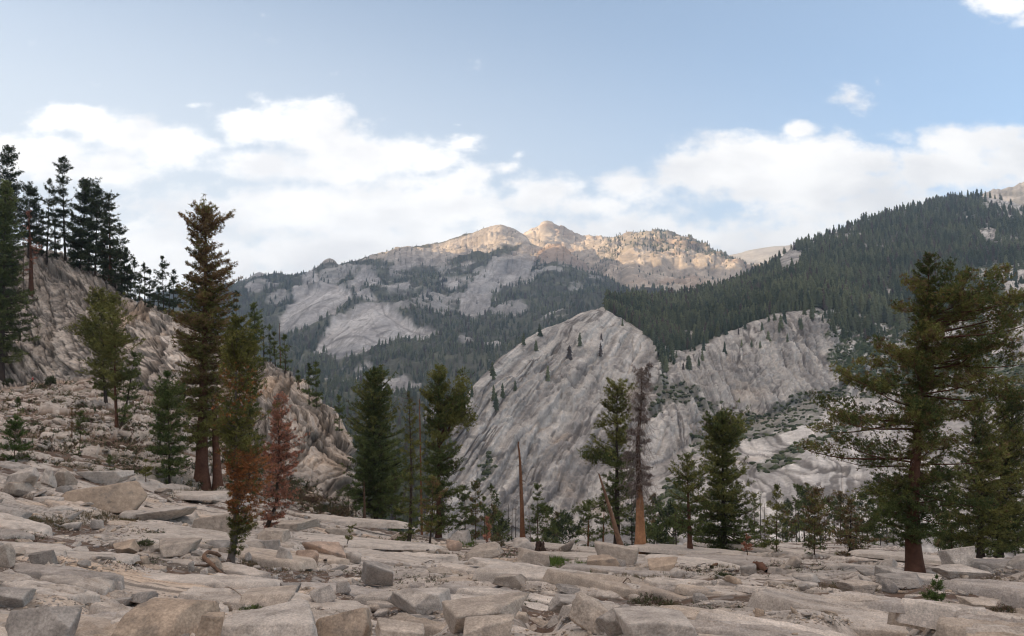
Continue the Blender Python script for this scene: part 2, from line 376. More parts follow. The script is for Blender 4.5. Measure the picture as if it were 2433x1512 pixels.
add_sheet('ground', GG2, gcol, M_near, 'pale granite slabs, rubble and brown soil in the foreground', 'ground')
# the same slope carried on beside and behind the viewer
bx = np.linspace(-60, 60, 90); by = np.linspace(3.2, -70, 60)
BX, BY = np.meshgrid(bx, by); BZ = -1.62 - 0.02 * BY * 0 + .10 * np.maximum(-BY, 0) + .5 * fbm(BX / 6, BY / 6, 0, 4, 90) - .35
BZ = np.where(BY > 1, BZ - .45 * (BY - 1) , BZ)
BG = np.stack([BX, BY, BZ], -1)
add_sheet('ground', BG, granite_col(.5 + .5 * fbm(BX / 3, BY / 3, 0, 3, 91), fbm(BX, BY, 1, 3, 92), fbm(BX, BY, 2, 3, 93), fbm(BX / 4, BY / 4, 3, 3, 94)), M_near, 'granite ground behind the viewpoint', 'ground')

# ------------------------------------------------------------------ 2. rocky hill on the left
HX = np.arange(-1300, 905, 2.2)
cr = gl[5]
hl = [dict(x=cr['x'], y=[v + 30 for v in cr['y']], r=[v * .93 for v in cr['r']]),
      dict(x=[-1300, -400, 0, 100, 200, 300, 400, 500, 600, 700, 800, 860, 905], y=[1000, 1030, 1045, 1050, 1062, 1085, 1110, 1140, 1165, 1195, 1228, 1252, 1270], r=[75, 72, 70, 68, 68, 66, 66, 66, 66, 68, 70, 71, 72]),
      dict(x=[-1300, -400, 0, 70, 130, 210, 290, 360, 430, 520, 600, 700, 780, 850, 905], y=[900, 930, 932, 919, 908, 898, 910, 935, 985, 1050, 1090, 1130, 1175, 1235, 1268],
           r=[190, 182, 178, 178, 176, 165, 150, 135, 115, 100, 92, 84, 80, 77, 76]),
      dict(x=[-1300, -600, -200, 0, 90, 150, 230, 300, 350, 410, 470, 560, 620, 680, 720, 760, 800, 828, 845, 870, 905],
           y=[300, 430, 560, 583, 580, 607, 642, 690, 720, 745, 772, 815, 848, 880, 918, 962, 1003, 1045, 1130, 1220, 1272],
           r=[300, 270, 250, 240, 235, 228, 215, 200, 190, 178, 165, 148, 136, 124, 116, 110, 103, 98, 92, 86, 80]),
      dict(mul=1.12, dz=-1.0), dict(mul=1.3, dz=-45.0), dict(mul=1.5, dz=-120.0)]
HG = base_grid(HX, hl, [50, 95, 250, 10, 12, 6], 8)
HN = normals(HG); hpx, hpy = proj(HG)
nrow = HG.shape[0]; rowi = np.arange(nrow)[:, None] + 0 * HG[..., 0]
x, y, z = HG[..., 0], HG[..., 1], HG[..., 2]
cliff = sstep(132, 152, rowi + 14 * fbm(x / 12, y / 12, 0, 3, 103))
cliff = np.maximum(cliff, sstep(600, 660, hpx) * sstep(80, 115, rowi))
wx = x + 4 * fbm(x / 22, y / 22, z / 22, 3, 105); wz = z + 3 * fbm(x / 18, y / 18, z / 18, 3, 106)
a = math.radians(-38); u = wx * math.cos(a) + wz * math.sin(a); v = -wx * math.sin(a) + wz * math.cos(a)
def rockface(k, sd):
    F1, F2, i1_, a1, a2 = worley(u / (17 * k), v / (3.4 * k), 111 + sd); E1 = F2 - F1
    F1, F2, i2_, a3, a4 = worley(u / (5.5 * k), v / (1.5 * k), 113 + sd); E2 = F2 - F1
    F1, F2, i3_, a5, a6 = worley(u / (1.9 * k), v / (.8 * k), 115 + sd); E3 = F2 - F1
    hh_ = (i1_ - .5) * 2.4 + (a2 * 1.6 + a1 * .5) * (i2_ * 0 + 1) - 1.3 * (1 - sstep(0, .04, E1)) + (i2_ - .5) * 1.3 + a4 * 1.3 * (i1_ - .2) - .8 * (1 - sstep(0, .05, E2)) + .45 * (i3_ - .5) + .35 * a6 - .25 * (1 - sstep(0, .08, E3))
    return hh_ * k, i1_, E1, i2_, E2, i3_, E3
rfA = rockface(1.0, 0); rfB = rockface(.42, 40); wN = sstep(400, 520, hpx + 30 * fbm(x / 12, z / 12, 0, 3, 119))
hc, id1, e1, id2, e2, id3, e3 = [lerp(A_, B_, wN) for A_, B_ in zip(rfA, rfB)]
hc = hc + 1.4 * fbm(x / 14, y / 14, z / 14, 4, 117) + .5 * fbm(u / 4, v / 1.1, y / 4, 4, 118, .65, True)
# scree slope: blocks lying in brown soil
hck = np.maximum(sstep(.09, .03, np.abs(fbm(u / 9, v / 1.5, 0, 4, 661, .55))), .8 * sstep(.06, .02, np.abs(fbm(v / 6 + u / 14, u / 3.5, 3, 4, 665, .55))))
hc = hc - .5 * hck
F1, F2, id4, c7, c8 = worley(x / 2.6, (y + 2 * z) / 2.8, 121); e4 = F2 - F1
F1, F2, id5, c9, c10 = worley(x / .95, (y + 2 * z) / 1.2, 123); e5 = F2 - F1
hs = (id4 - .45) * 1.2 * sstep(.0, .2, e4) + (c7 + c8) * .3 * (id4 - .5) + (id5 - .5) * .45 * sstep(0, .2, e5) + .5 * fbm(x / 6, y / 6, z / 6, 4, 125)
slv = .08 + .5 * fbm(x / 8, y / 8, z / 8, 3, 127)
ssoil = sstep(-.02, .08, slv - hs)
hs = np.maximum(hs, slv)
trail = np.maximum(0, 1 - np.abs(hpy - np.interp(hpx, [-400, 0, 70, 130, 200, 250], [955, 931, 917, 909, 903, 884])) / np.interp(hpx, [-400, 0, 100, 200, 260], [12, 9, 5, 3, 1])) * (hpx < 265)
trail = sstep(0, .4, trail)
hd = lerp(hs, hc, cliff) * (1 - .9 * trail)
edge = sstep(0, 14, rowi) * (1 - .55 * sstep(nrow - 34, nrow - 26, rowi))
HG2 = HG + HN * (hd * edge)[..., None]
hcol = granite_col(id2 * .5 + id1 * .3 + .1, fbm(u / 9, v / 2.2, 0, 5, 131), fbm(x / 2, y / 2, z / 2, 4, 132), fbm(x / 16, y / 16, z / 12, 4, 133) - .10 + .22 * sstep(480, 640, hpx) * sstep(1180, 1040, hpy))
dk = (1 - sstep(0, .07, e1)) * .45 + (1 - sstep(0, .06, e2)) * .3
hcol = hcol * (1 + (.35 * (id3 - .5) + .25 * (id1 - .5) + .3 * fbm(u / 3, v / .5, 0, 4, 137)) * cliff)[..., None]
hcol = lerp(hcol, L3(.11, .095, .08), (np.clip(dk * 1.5 + .25 * (1 - sstep(0, .08, e3)), 0, 1) * cliff)[..., None])
veg = sstep(.25, .5, fbm(x / 7, y / 7, z / 7, 4, 135)) * (1 - cliff)
sc = lerp(L3(.13, .078, .052), L3(.20, .135, .09), (.5 + .5 * fbm(x / 2, y / 2, 1, 3, 136))[..., None]); sc = lerp(sc, L3(.06, .065, .035), (veg * .8)[..., None])
hcol = lerp(hcol, sc, (np.clip(ssoil + veg * .5, 0, 1) * (1 - cliff))[..., None])
hcol = lerp(hcol, L3(.09, .078, .066), (hck * cliff * .75)[..., None])
hcol = hcol * (.92 - .12 * wN)[..., None]
hcol = lerp(hcol, L3(.40, .30, .23), (trail * .9)[..., None])
add_sheet('hill', HG2, hcol, M_hill, 'steep cracked granite hillside on the left with a trail below it', 'hill')

# ------------------------------------------------------------------ 3. cliff, slabs and forested slope across the valley on the right
RX = np.arange(985, 3350, 2.2)
rl = [dict(x=[985, 3350], y=[1345, 1345], r=[300, 300]),
      dict(x=[985, 1100, 1400, 1550, 1650, 1800, 1930, 2050, 2200, 2433, 3350], y=[1310, 1300, 1285, 1130, 1060, 1010, 960, 955, 925, 850, 760], r=[505, 515, 520, 560, 610, 680, 735, 760, 800, 850, 900]),
      dict(x=[985, 1040, 1075, 1100, 1130, 1180, 1240, 1290, 1330, 1380, 1410, 1440, 1500, 1560, 1640, 1700, 1780, 1850, 1930, 1990, 2100, 2250, 2433, 3350],
           y=[1300, 1120, 1030, 968, 920, 862, 820, 792, 775, 748, 740, 738, 775, 818, 850, 810, 772, 750, 741, 752, 770, 720, 645, 600], r=[520, 560, 590, 620, 650, 700, 750, 790, 820, 850, 870, 890, 880, 840, 800, 830, 870, 910, 950, 1000, 1080, 1250, 1450, 1500]),
      dict(x=[985, 1040, 1075, 1100, 1130, 1180, 1240, 1290, 1330, 1380, 1410, 1440, 1500, 1560, 1600, 1700, 1760, 1820, 1880, 1950, 2050, 2150, 2250, 2330, 2380, 2433, 2700, 3350],
           y=[1298, 1116, 1026, 963, 915, 858, 816, 788, 771, 744, 735, 730, 722, 718, 712, 690, 668, 640, 590, 564, 523, 494, 470, 463, 474, 486, 500, 520],
           r=[530, 575, 605, 640, 670, 725, 775, 820, 850, 890, 940, 1000, 1120, 1220, 1300, 1450, 1600, 1750, 1900, 2000, 2150, 2300, 2450, 2600, 2600, 2600, 2600, 2600]),
      dict(mul=1.08, dz=-12), dict(mul=1.3, dz=-260.0), dict(mul=1.4, dz=-300.0)]
RG = base_grid(RX, rl, [170, 215, 150, 6, 6, 4], 7)
RN = normals(RG); rpx, rpy = proj(RG); x, y, z = RG[..., 0], RG[..., 1], RG[..., 2]
ridx = np.arange(RG.shape[0])[:, None] + 0 * x
face = sstep(160, 180, ridx) * (1 - sstep(376, 392, ridx))
wx = x + 26 * fbm(x / 150, y / 150, z / 150, 3, 205); wz = z + 26 * fbm(x / 140, y / 140, z / 140, 3, 206)
def streak(ang, sa, sb, seed, wf=.6):
    a = math.radians(ang); qx_ = x + (wx - x) * wf; qz_ = z + (wz - z) * wf; u = qx_ * math.cos(a) + qz_ * math.sin(a); v = -qx_ * math.sin(a) + qz_ * math.cos(a)
    big = fbm(u / (sa * 1.6), v / (sb * 1.5), 0, 4, seed, .55, True); sm = fbm(u / (sa * .45), v / (sb * .33), 3, 4, seed + 5, .6, True)
    F1, F2, i, c, d = worley(u / (sa * .9), v / sb, seed + 9); e = F2 - F1
    return big, sm, i, e, d, fbm(u / (sa * .5), v / (sb * .22), 5, 5, seed + 13, .6)
A = streak(50, 110, 17, 211); B = streak(76, 70, 13, 231); Cc = streak(20, 45, 5, 251, .2)
wB = sstep(1570, 1620, rpx + 20 * fbm(z / 30, x / 30, 0, 3, 207)); wC = 1 - sstep(160, 176, ridx); wC = np.maximum(wC, sstep(1960, 2010, rpx))
def mixs(k): return lerp(lerp(A[k], B[k], wB), Cc[k], wC * sstep(1450, 1600, rpx))
big, sm, idr, er, dr, fine = [mixs(k) for k in range(6)]
rd = 5.0 * big + 2.6 * sm + (idr - .5) * 3 + dr * 3.0 - 1.2 * (1 - sstep(0, .1, er)) + 4.4 * fbm(x / 11, y / 11, z / 11, 5, 262, .68, True) + 2.0 * np.round(2.5 * fbm(x / 24, y / 24, z / 14, 3, 269))  + 11 * fbm(x / 90, y / 90, z / 90, 4, 261)
amp = lerp(.30, 1.0, face); amp = lerp(amp, .22, sstep(392, 402, ridx)); amp = amp * sstep(0, 10, ridx)
amp = amp * (1 - .6 * sstep(350, 385, ridx) * (1 - sstep(386, 400, ridx)))
R2 = RG + RN * (rd * amp)[..., None]
rcol = lerp(L3(.20, .19, .185), L3(.44, .42, .40), sstep(-.45, .5, fine + .5 * big)[..., None])
rcol = lerp(rcol, L3(.165, .155, .15), (.25 * (1 - sstep(0, .05, er)) + .6 * sstep(.12, .4, -sm) + .6 * sstep(.18, .5, fbm(wx / 30, y / 40, wz / 60, 5, 263)))[..., None] * .8)
rcol = lerp(rcol, L3(.56, .53, .50), (sstep(.2, .5, fine) * .8)[..., None])
rcol = lerp(rcol, L3(.13, .12, .11), (.7 * (1 - sstep(0, .05, er)) * wC)[..., None])
rcol = lerp(rcol, L3(.14, .13, .125), (.7 * sstep(.30, .5, fbm(wx / 5, y / 20, wz / 12, 4, 268)))[..., None])
rcol = lerp(rcol, L3(.46, .37, .29), (sstep(.25, .55, fbm(x / 40, y / 40, z / 40, 4, 265)) * .35)[..., None])
slabm = wC * sstep(1600, 1720, rpx); rcol = lerp(rcol, rcol * 1.25 + .03, (slabm)[..., None] * .8)
def rot(ang, X_, Z_):
    a = math.radians(ang); return X_ * math.cos(a) + Z_ * math.sin(a), -X_ * math.sin(a) + Z_ * math.cos(a)
qx_ = x + (wx - x) * .5; qz_ = z + (wz - z) * .5
ca_, cb_ = rot(50, qx_, qz_); cc_, cd_ = rot(-28, qx_, qz_); ce_, cf_ = rot(78, qx_, qz_); cg_, ch_ = rot(20, qx_, qz_)
ckA = np.maximum(crack(ca_, cb_, 70, 9, .09, 601), .8 * crack(cc_, cd_, 40, 14, .06, 611)); ckB = np.maximum(crack(ce_, cf_, 50, 7, .10, 621), .8 * crack(cg_, ch_, 40, 12, .07, 631)); ckC = np.maximum(crack(cg_, ch_, 45, 5, .10, 641), .7 * crack(ca_, cb_, 30, 12, .07, 651))
ck = lerp(lerp(ckA, ckB, wB), ckC, wC * sstep(1450, 1600, rpx))
rcol = lerp(rcol, L3(.11, .10, .095), (ck * .8)[..., None]); R2 = R2 - RN * (ck * 1.6 * amp)[..., None]
rcol = rcol * L3(1.18, 1.13, 1.07)
rcol = rcol * (1 + .12 * fbm(x / 6, y / 6, z / 6, 3, 266))[..., None]
def soft(polys, px, py, w=14, nz=None):
    s = np.full(px.shape, -1e9)
    for p in polys: s = np.maximum(s, sdf(px, py, p))
    if nz is not None: s = s + nz
    return sstep(-w, w, s)
VEG = [[(1528,782),(1600,838),(1590,940),(1575,1010),(1552,1000),(1560,900),(1545,830)], [(1548,945),(1640,930),(1730,960),(1700,990),(1600,982)],
       [(1640,1030),(1740,1002),(1850,975),(1960,930),(2020,900),(2030,950),(1950,1000),(1850,1045),(1720,1085),(1640,1080)], [(1790,1120),(1880,1052),(2050,985),(2070,1005),(1930,1085),(1800,1150)],
       [(1585,1140),(1650,1165),(1610,1265),(1560,1260)], [(1125,1100),(1165,1080),(1180,1150),(1130,1170)],
       [(2060,960),(2200,940),(2433,880),(2600,900),(2433,960),(2200,1000)]]
SCRUB = [[(1948,742),(2100,768),(2200,705),(2330,628),(2700,600),(2700,860),(2433,900),(2200,935),(2050,955),(1978,905)]]
nz = 40 * fbm(x / 16, y / 16, z / 16, 5, 271, .65)
forest = sstep(388, 394, ridx + 3 * fbm(x / 20, y / 20, 0, 3, 272)) * sstep(1436, 1448, rpx) * (1 - sstep(534, 540, ridx) * 0)
ROCKP = [[(2318,548),(2368,540),(2378,580),(2345,590),(2318,565)], [(2098,684),(2125,686),(2122,742),(2100,738)], [(2360,655),(2433,640),(2500,660),(2500,705),(2400,712),(2355,690)], [(2330,462),(2500,500),(2500,520),(2400,500),(2340,490)],
         [(1845,620),(1880,590),(1915,600),(1900,640),(1850,665)], [(2180,800),(2300,770),(2300,860),(2200,880)], [(2340,740),(2440,760),(2440,860),(2360,850)]]
rockp = soft(ROCKP, rpx, rpy, 6, nz * .5)
scrub = soft(SCRUB, rpx, rpy, 6, nz * 1.1) * (1 - rockp)
vegm = soft(VEG, rpx, rpy, 4, nz - 7) * (1 - rockp)
fgap = 1 - .85 * sstep(.26, .40, fbm(x / 70, y / 110, z / 50, 4, 283) + .12 * sstep(2250, 2400, rpx))
fmask = np.clip(forest * fgap * (1 - rockp) * (1 - soft([SCRUB[0]], rpx, rpy, 10, nz * .5)), 0, 1)
green = lerp(L3(.045, .065, .03), L3(.10, .115, .055), (.5 + .5 * fbm(x / 12, y / 12, z / 12, 4, 273))[..., None])
rcol = lerp(rcol, green, (np.clip(scrub * sstep(-.15, .12, fbm(x / 9, y / 9, z / 9, 5, 274) + .10), 0, 1))[..., None])
rcol = lerp(rcol, L3(.10, .10, .07), (vegm * .6)[..., None])
rcol = lerp(rcol, L3(.085, .088, .058), (fmask * .92)[..., None])
SG = 0 * soft([[(1585,1165),(1640,1172),(1612,1240),(1585,1255)]], rpx, rpy, 8, nz * .4)
rcol = lerp(rcol, L3(.14, .17, .05), (SG * .8)[..., None])
add_sheet('cliff', R2, rcol, M_cliff, 'grey granite cliff and forested slope across the valley', 'cliff')
r_dens = np.clip(fmask * 1.0 + vegm * .6 + scrub * .08 + np.where(rpx < 1560, .006, .016) * (ridx < 392) + .5 * slabm * sstep(.16, .30, fbm(x / 55, y / 90, z / 18, 3, 281)), 0, 1)

# ------------------------------------------------------------------ 4. far mountain
FX = np.arange(230, 2150, 2.2)
fl = [dict(x=[230, 2150], y=[1345, 1345], r=[640, 640]),
      dict(x=[230, 2150], y=[1080, 1080], r=[1300, 1300]),
      dict(x=[230, 600, 900, 1200, 1500, 2150], y=[930, 910, 895, 880, 850, 850], r=[2300, 2200, 2100, 2000, 1900, 1900]),
      dict(x=[230, 600, 700, 900, 1200, 1400, 1500, 2150], y=[800, 760, 740, 720, 720, 740, 750, 790], r=[3400, 3200, 3050, 2950, 2900, 2700, 2500, 2400]),
      dict(x=[230, 400, 480, 560, 590, 605, 618, 632, 650, 700, 740, 762, 772, 785, 796, 805, 850, 950, 1050, 1120, 1160, 1190, 1215, 1240, 1262, 1290, 1316, 1345, 1380, 1400, 1440, 1500, 1560, 1700, 2150],
           jag=4.0, y=[760, 712, 690, 672, 664, 655, 650, 656, 663, 662, 645, 628, 617, 614, 619, 629, 617, 590, 573, 553, 541, 533, 541, 557, 582, 585, 577, 592, 622, 642, 668, 700, 712, 740, 800],
           r=[4300, 4200, 4150, 4100, 4100, 4100, 4100, 4100, 4100, 4100, 4000, 3950, 3950, 3950, 3950, 3950, 4000, 4200, 4350, 4450, 4500, 4500, 4500, 4450, 4350, 4200, 3900, 3800, 3700, 3600, 3400, 3100, 2900, 2700, 2600]),
      dict(mul=1.05, dz=-40), dict(mul=1.3, dz=-500.0)]
FG = base_grid(FX, fl, [70, 85, 90, 130, 5, 5], 5)
FN = normals(FG); fpx, fpy = proj(FG); x, y, z = FG[..., 0], FG[..., 1], FG[..., 2]
domeA = [(752,866),(752,838),(790,790),(822,762),(850,752),(878,730),(897,726),(925,748),(985,790),(1050,806),(1040,820),(960,830),(930,848),(870,866),(800,872)]
domeB = [(666,800),(668,770),(690,735),(730,705),(765,693),(800,690),(838,705),(842,730),(815,752),(790,775),(760,790),(700,800)]
domeC = [(702,712),(735,675),(762,662),(765,690),(735,708),(700,728)]
nzf = fbm(x / 90, y / 90, z / 90, 5, 301) * 12
dA = sdf(fpx, fpy, domeA); dB = sdf(fpx, fpy, domeB); dC = sdf(fpx, fpy, domeC)
bul = 150 * sstep(-14, 55, dA) + 110 * sstep(-12, 40, dB) + 60 * sstep(-10, 25, dC)
fdir = np.stack([-x, -y, 0 * z], -1); fdir /= np.linalg.norm(fdir, axis=-1, keepdims=True)
frow = np.arange(FG.shape[0])[:, None] + 0 * x
fr = 16 * fbm(x / 60, y / 60, z / 45, 5, 306, .6, True) + 55 * fbm(x / 420, y / 420, z / 260, 5, 303, .5, True) + 30 * fbm(x / 160, y / 160, z / 160, 4, 305)
sky = 1 - .8 * sstep(345, 372, frow)
dm = np.clip(sstep(-5, 10, dA) + sstep(-5, 10, dB), 0, 1)
F2g = FG + fdir * (bul[..., None]) + FN * (fr * sky * (1 - .75 * dm) * sstep(0, 15, frow))[..., None]
a = math.radians(64); u = x * math.cos(a) + z * math.sin(a); v = -x * math.sin(a) + z * math.cos(a)
strk = fbm(v / 16, u / 130, 0, 5, 311); strk2 = fbm((x - z) / 60, (x + z) / 300, 3, 5, 313)
base = lerp(L3(.32, .30, .285), L3(.50, .47, .44), sstep(-.5, .5, strk * .7 + strk2 * .6)[..., None])
base = lerp(base, L3(.19, .17, .16), (sstep(.30, .55, fbm(x / 70, z / 35, y / 90, 5, 315)) * .7)[..., None])
for (p0, p1) in [((762,835),(800,822)),((800,822),(850,815)),((850,815),(900,826)),((880,798),(925,790)),((895,812),(930,798)),((905,730),(915,760)),((915,760),(960,790)),((960,790),(1010,806)),((842,800),(862,792)),((770,835),(830,790)),
                 ((700,760),(760,730)),((760,730),(800,720)),((690,790),(740,740))]:
    ex, ey = p1[0] - p0[0], p1[1] - p0[1]; t = np.clip(((fpx - p0[0]) * ex + (fpy - p0[1]) * ey) / (ex * ex + ey * ey), 0, 1)
    d = np.hypot(fpx - p0[0] - t * ex, fpy - p0[1] - t * ey + 3 * fbm(x / 40, z / 40, 0, 3, 317)); base = lerp(base, L3(.16, .145, .135), (.7 * sstep(3.2, .8, d))[..., None])
ROCKF = [[(930,655),(950,600),(1050,578),(1120,556),(1190,530),(1245,556),(1262,580),(1240,596),(1200,590),(1150,610),(1130,612),(1090,628),(1040,640),(980,646)],
         [(1124,705),(1130,680),(1180,640),(1230,600),(1262,585),(1290,583),(1316,575),(1350,592),(1400,640),(1420,664),(1390,668),(1330,645),(1275,640),(1262,668),(1230,690),(1180,712)],
         [(1092,750),(1100,715),(1118,694),(1150,698),(1172,715),(1165,745),(1128,770),(1105,765)], [(1062,700),(1080,686),(1094,690),(1088,710),(1066,712)],
         [(826,704),(840,675),(870,660),(905,665),(915,690),(880,706)], [(905,702),(940,682),(975,684),(968,706),(925,708)], [(760,616),(796,612),(810,628),(775,638),(740,650),(715,668),(700,672),(730,648)],
         [(600,662),(618,648),(645,664),(625,668)], [(545,690),(590,694),(635,712),(620,722),(570,715),(545,712)], [(1142,850),(1165,830),(1197,835),(1190,852)], [(765,935),(800,915),(860,905),(870,925),(850,945),(775,950)], [(880,930),(960,915),(1000,930),(960,955),(890,950)],
         domeA, domeB, domeC, [(840,700),(880,712),(900,724),(870,728),(845,724)]]
frock = soft(ROCKF, fpx, fpy, 3, nzf * .6)
spar = soft([[(700,668),(760,636),(850,622),(950,595),(1120,556),(1190,535),(1260,585),(1330,600),(1440,670),(1300,760),(1050,800),(800,700)]], fpx, fpy, 25, nzf)
low = sstep(900, 1000, fpy)
open_ = sstep(.17, .38, fbm(x / 130, z / 90, y / 150, 5, 321) + .22 * spar - .05 + .12 * low)
ffor = np.clip((1 - frock) * (1 - .8 * open_), 0, 1)
scr = sstep(-.1, .2, fbm(x / 30, z / 20, y / 30, 4, 323))
mck = np.maximum(sstep(.08, .03, np.abs(fbm(v / 22, u / 150, 0, 4, 671, .55))), sstep(.06, .02, np.abs(fbm((x - z) / 120, (x + z) / 50, 3, 4, 675, .55))))
base = lerp(base, L3(.15, .135, .12), (mck * .45)[..., None]); base = base * (1.05 + .22 * dm)[..., None]
fcol = lerp(base, lerp(L3(.06, .062, .04), L3(.10, .105, .06), scr[..., None]), (ffor * .9)[..., None])
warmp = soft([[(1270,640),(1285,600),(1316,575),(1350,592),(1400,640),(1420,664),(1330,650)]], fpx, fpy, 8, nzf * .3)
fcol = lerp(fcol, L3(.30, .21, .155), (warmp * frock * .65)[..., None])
fcol = lerp(fcol, fcol * L3(1.28, 1.13, .96), (sstep(660, 600, fpy))[..., None])  # warm sunlight painted into the colour of the upper slopes
add_sheet('mountain', F2g, fcol, M_far, 'far granite mountainside with domes and dark forest', 'mountain')
f_dens = np.clip(ffor * .92 + frock * .035 * (1 - dm) + .25 * spar * frock * sstep(.1, .4, fbm(x / 60, z / 40, 0, 3, 325)), 0, 1)
f_dens = np.where(dm > .3, f_dens * .3, f_dens)

# the range behind it: sunlit peak, wooded hill, pale basin
BX_ = np.arange(1130, 2150, 2.4)
bl = [dict(x=[1130, 1500, 2150], y=[790, 800, 820], r=[3600, 2800, 2700]),
      dict(x=[1130, 1300, 1400, 1500, 1700, 2150], y=[700, 680, 668, 690, 700, 740], r=[4600, 4500, 4200, 3400, 3300, 3300]),
      dict(x=[1130, 1240, 1262, 1284, 1298, 1309, 1334, 1380, 1430, 1480, 1505, 1530, 1560, 1590, 1620, 1660, 1700, 1740, 1800, 1900, 2150],
           jag=3.5, y=[590, 562, 549, 536, 527, 530, 545, 561, 566, 569, 563, 559, 558, 563, 573, 590, 607, 622, 640, 670, 760],
           r=[5200, 5300, 5300, 5300, 5300, 5300, 5300, 5300, 5200, 5000, 4800, 4700, 4700, 4600, 4500, 4400, 4200, 4100, 4000, 4000, 4000]),
      dict(mul=1.05, dz=-40), dict(mul=1.25, dz=-500)]
BG_ = base_grid(BX_, bl, [50, 130, 5, 4], 4); BN = normals(BG_); bpx, bpyy = proj(BG_); x, y, z = BG_[..., 0], BG_[..., 1], BG_[..., 2]
brow = np.arange(BG_.shape[0])[:, None] + 0 * x
bd = 14 * fbm(x / 60, y / 60, z / 45, 5, 332, .6, True) + 70 * fbm(x / 380, y / 380, z / 240, 5, 331, .55, True) + 26 * fbm(x / 120, y / 120, z / 90, 4, 333, .6, True)
B2 = BG_ + BN * (bd * (1 - .8 * sstep(160, 180, brow)) * sstep(0, 20, brow))[..., None]
bc = lerp(L3(.34, .31, .275), L3(.52, .475, .42), sstep(-.4, .4, fbm(x / 60, z / 40, y / 90, 5, 335))[..., None])
bc = lerp(bc, L3(.30, .21, .15), (sstep(.05, .4, fbm(x / 150, z / 90, y / 150, 4, 336)) * .5)[..., None])
bfor = soft([[(1270,668),(1350,640),(1420,655),(1440,600),(1480,572),(1560,556),(1640,578),(1720,614),(1780,640),(1700,640),(1600,612),(1540,615),(1480,628),(1430,690),(1330,720),(1200,740)]], bpx, bpyy, 10, 10 * fbm(x / 90, z / 60, 0, 4, 337))
bc = bc * L3(1.22, 1.10, .98)
bc = lerp(bc, L3(.10, .10, .065), (bfor * .45 * sstep(-.2, .2, fbm(x / 30, z / 20, y / 30, 3, 338)))[..., None])
add_sheet('mountain', B2, bc, M_far, 'sunlit bare peak and wooded hill behind the granite mountain', 'mountain')
b_dens = np.clip(bfor * .62 + .07 + .3 * sstep(.1, .35, fbm(x / 80, z / 50, 0, 3, 339)) * (bpx > 1400), 0, 1) * (1 - .9 * soft([[(1230,570),(1300,525),(1380,560),(1440,600),(1400,640),(1320,600)]], bpx, bpyy, 8))

# pale sunlit shoulder and the grey peak above the right slope
SX = np.arange(1600, 2150, 3.0)
G_ = base_grid(SX, [dict(x=[1600, 2150], y=[690, 690], r=[5000, 5000]), dict(x=[1600, 1690, 1730, 1790, 1850, 1880, 1960, 2150], y=[650, 618, 603, 590, 582, 579, 577, 570], r=[6600] * 8), dict(mul=1.1, dz=-200)], [40, 4], 2)
x, y, z = G_[..., 0], G_[..., 1], G_[..., 2]; G_[..., 2] += 14 * fbm(x / 120, y / 200, 0, 5, 341)
add_sheet('mountain', G_, lerp(L3(.42, .37, .31), L3(.58, .52, .44), sstep(-.4, .4, fbm(x / 90, y / 200, z / 30, 4, 343))[..., None]), M_far, 'pale sunlit shoulder behind the forested slope', 'mountain')
s_px, s_py, S_G = None, None, G_
PX_ = np.arange(2230, 2900, 2.6)
P_ = base_grid(PX_, [dict(x=[2230, 2900], y=[620, 620], r=[2900, 2900]), dict(x=[2230, 2290, 2320, 2335, 2352, 2370, 2392, 2410, 2433, 2500, 2700, 2900], jag=4.0, y=[500, 480, 471, 464, 455, 449, 446, 438, 431, 405, 360, 420], r=[3500] * 12), dict(mul=1.1, dz=-200)], [90, 4], 3)
x, y, z = P_[..., 0], P_[..., 1], P_[..., 2]; P_ = P_ + normals(P_) * (22 * fbm(x / 110, y / 110, z / 70, 6, 345, .6, True) * sstep(0, 10, np.arange(P_.shape[0]))[:, None])[..., None]
add_sheet('mountain', P_, lerp(L3(.20, .195, .19), L3(.38, .36, .35), sstep(-.4, .4, fbm(x / 40, y / 90, z / 20, 5, 347))[..., None]), M_far, 'jagged grey peak above the right slope', 'mountain')

# unseen ridge added outside the left edge, crest shaped to shade the valley
mx = np.linspace(-4600, -1500, 60); my = np.linspace(-3600, 4200, 120); MX, MY = np.meshgrid(mx, my)
crest = np.interp(MY, [-3600, -2500, 1700, 2500, 3000, 3500, 4200], [600, 1500, 1540, 1400, 1270, 1200, 700]) + 60 * fbm(MY / 500, 0 * MY, 0, 4, 351)
MZ = -300 + (crest + 300) * np.clip(1 - np.abs(MX + 3050) / 1500, 0, 1) + 60 * fbm(MX / 300, MY / 300, 0, 4, 353)
add_sheet('mountain', np.stack([MX, MY, MZ], -1), lerp(L3(.12, .12, .08), L3(.35, .33, .3), sstep(-.2, .3, fbm(MX / 200, MY / 200, 0, 4, 355))[..., None]), M_far, 'high ridge to the west that the sun has sunk behind', 'mountain')
# valley floor that everything stands in
vx = np.linspace(-4650, 4850, 120); vy = np.linspace(-3750, 7550, 100); VX, VY = np.meshgrid(vx, vy)
VZ = -330 + 25 * fbm(VX / 900, VY / 900, 0, 3, 361)
add_sheet('valley_floor', np.stack([VX, VY, VZ], -1), np.broadcast_to(L3(.07, .075, .05), VX.shape + (3,)), M_far, 'wooded valley floor far below', 'valley')

